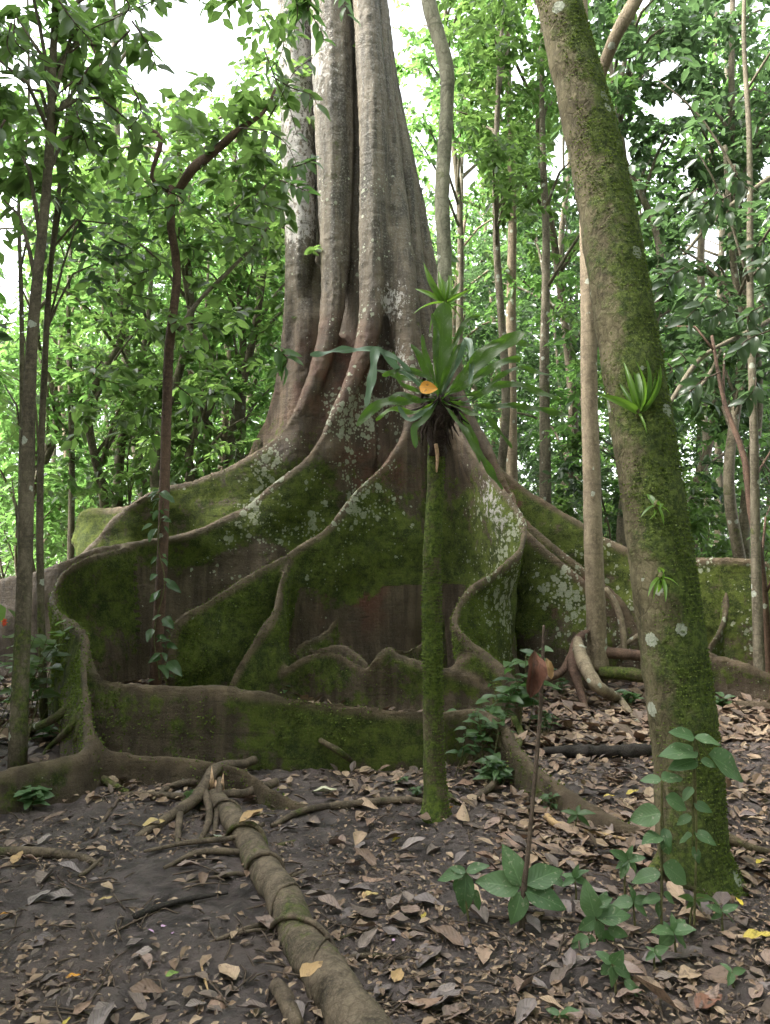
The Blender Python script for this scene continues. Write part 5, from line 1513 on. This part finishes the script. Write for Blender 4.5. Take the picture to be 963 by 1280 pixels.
for i, (px, py) in enumerate([(190, 1165), (205, 1160), (215, 1168), (490, 1182)]):
    pe = near_leaf_mesh('petal', M['petal'], wid=.6, seed=i)
    o = fallen('leaf_pale', px, py, .03, i, ['pink petal leftmost of three on the mud', 'pink petal middle of three on the mud', 'pink petal rightmost of three on the mud', 'pink petal right of the fallen limb'][i], mesh=pe, lift=.02)
    o.name = 'petal'; o['category'] = 'petal'

dn = lambda px, py: noise.noise(Vector((px / 90, py / 50, 2.2)))
cnt = 0
taken = []
while cnt < 285:
    px = random.uniform(-15, 980); py = 935 + 350 * random.random() ** .85
    dens = .45 + .5 * (px > 420) + dn(px, py) * .8
    if py > 1080 and px < 330: dens -= .1
    if random.random() > dens: continue
    g = G(px, py)
    if any((g.x - a) ** 2 + (g.y - b) ** 2 < .0035 for a, b in taken): continue
    if 255 < px < 470 and abs(px - np.interp(py, [1000, 1080, 1180, 1290], [270, 325, 378, 450])) < 30: continue
    taken.append((g.x, g.y)); cnt += 1
    grey = random.random() < (.62 if px < 420 else .4)
    L = random.uniform(.07, .165) * (1.0 if px > 420 else .85)
    sz = 'large' if L > .12 else ('small' if L < .09 else 'middling')
    lx = np.interp(py, [1000, 1080, 1180, 1290], [270, 325, 378, 450])
    zone = 'on the mud left of the fallen limb' if px < lx else ('between the fallen limb and the mossy pole' if px < 545 else ('before the leaning tree' if py > 1110 else ('between mossy pole and leaning tree' if px < 840 else 'to the right of the leaning tree')))
    dist = 'far' if py < 1040 else ('near' if py > 1160 else 'midway')
    lb = ('%s wet greyish dead leaf lying flat, %s, %s' if grey else '%s dry brown curled dead leaf, %s, %s') % (sz, dist, zone)
    if grey: fallen('litter_grey', px, py, L, random.uniform(0, 6.28), lb, lb.replace('leaf', 'leaves'), tilt=.16)
    else: fallen('litter', px, py, L, random.uniform(0, 6.28), lb, lb.replace('leaf', 'leaves'), tilt=.2, lift=.022)

# small fragments and the litter farther off
def litter_mass(name, n, ylo, yhi, smin, smax, mat, label, keepf=None, flat=.25):
    u = RNG.uniform(0, 1, n)
    y = ylo + (yhi - ylo) * u ** 1.25
    x = RNG.uniform(-.58, .58, n) * y
    z = np.array([gz(a, b) for a, b in zip(x, y)]) + RNG.uniform(.004, .03, n)
    if keepf is not None:
        k = np.array([keepf(a, b) for a, b in zip(x, y)]); x, y, z = x[k], y[k], z[k]
    m = len(x)
    a = RNG.uniform(0, 6.28, m)
    D = np.column_stack([np.cos(a), np.sin(a), RNG.normal(0, flat, m)])
    N = np.column_stack([RNG.normal(0, flat, m), RNG.normal(0, flat, m), np.ones(m)])
    V, F, A = leaf_arrays(np.column_stack([x, y, z]), D, N, RNG.uniform(smin, smax, m), .55, fold=.2, droop=RNG.uniform(-.1, .2), simple=smax < .05 or yhi > 20)
    o = link(name, mesh_np(name, V, F, M[mat], {'lv': A}, smooth=False)); tag(o, label, 'leaf litter', None, 'stuff')
thick = lambda x, y: random.random() < .35 + .5 * (x > -.3) + .9 * noise.noise(Vector((x * 1.6, y * 1.6, 4)))
litter_mass('leaf_scraps', 30000, 2.0, 6.5, .006, .035, 'litter_far', 'small scraps of rotting leaves over the mud', thick, .35)
litter_mass('leaf_scraps', 9000, 3.6, 8.5, .04, .11, 'litter_far', 'thick brown leaf litter around the tree roots', lambda x, y: (y > 4.6 or x > .5) and thick(x, y), .3)
litter_mass('leaf_scraps', 1300, 2.2, 5.2, .025, .075, 'litter_far', 'broken grey-brown leaf pieces pressed flat on the near mud', None, .12)
litter_mass('leaf_litter', 26000, 6.0, 30, .08, .2, 'litter_far', 'brown leaf litter covering the forest floor farther back', None, .3)
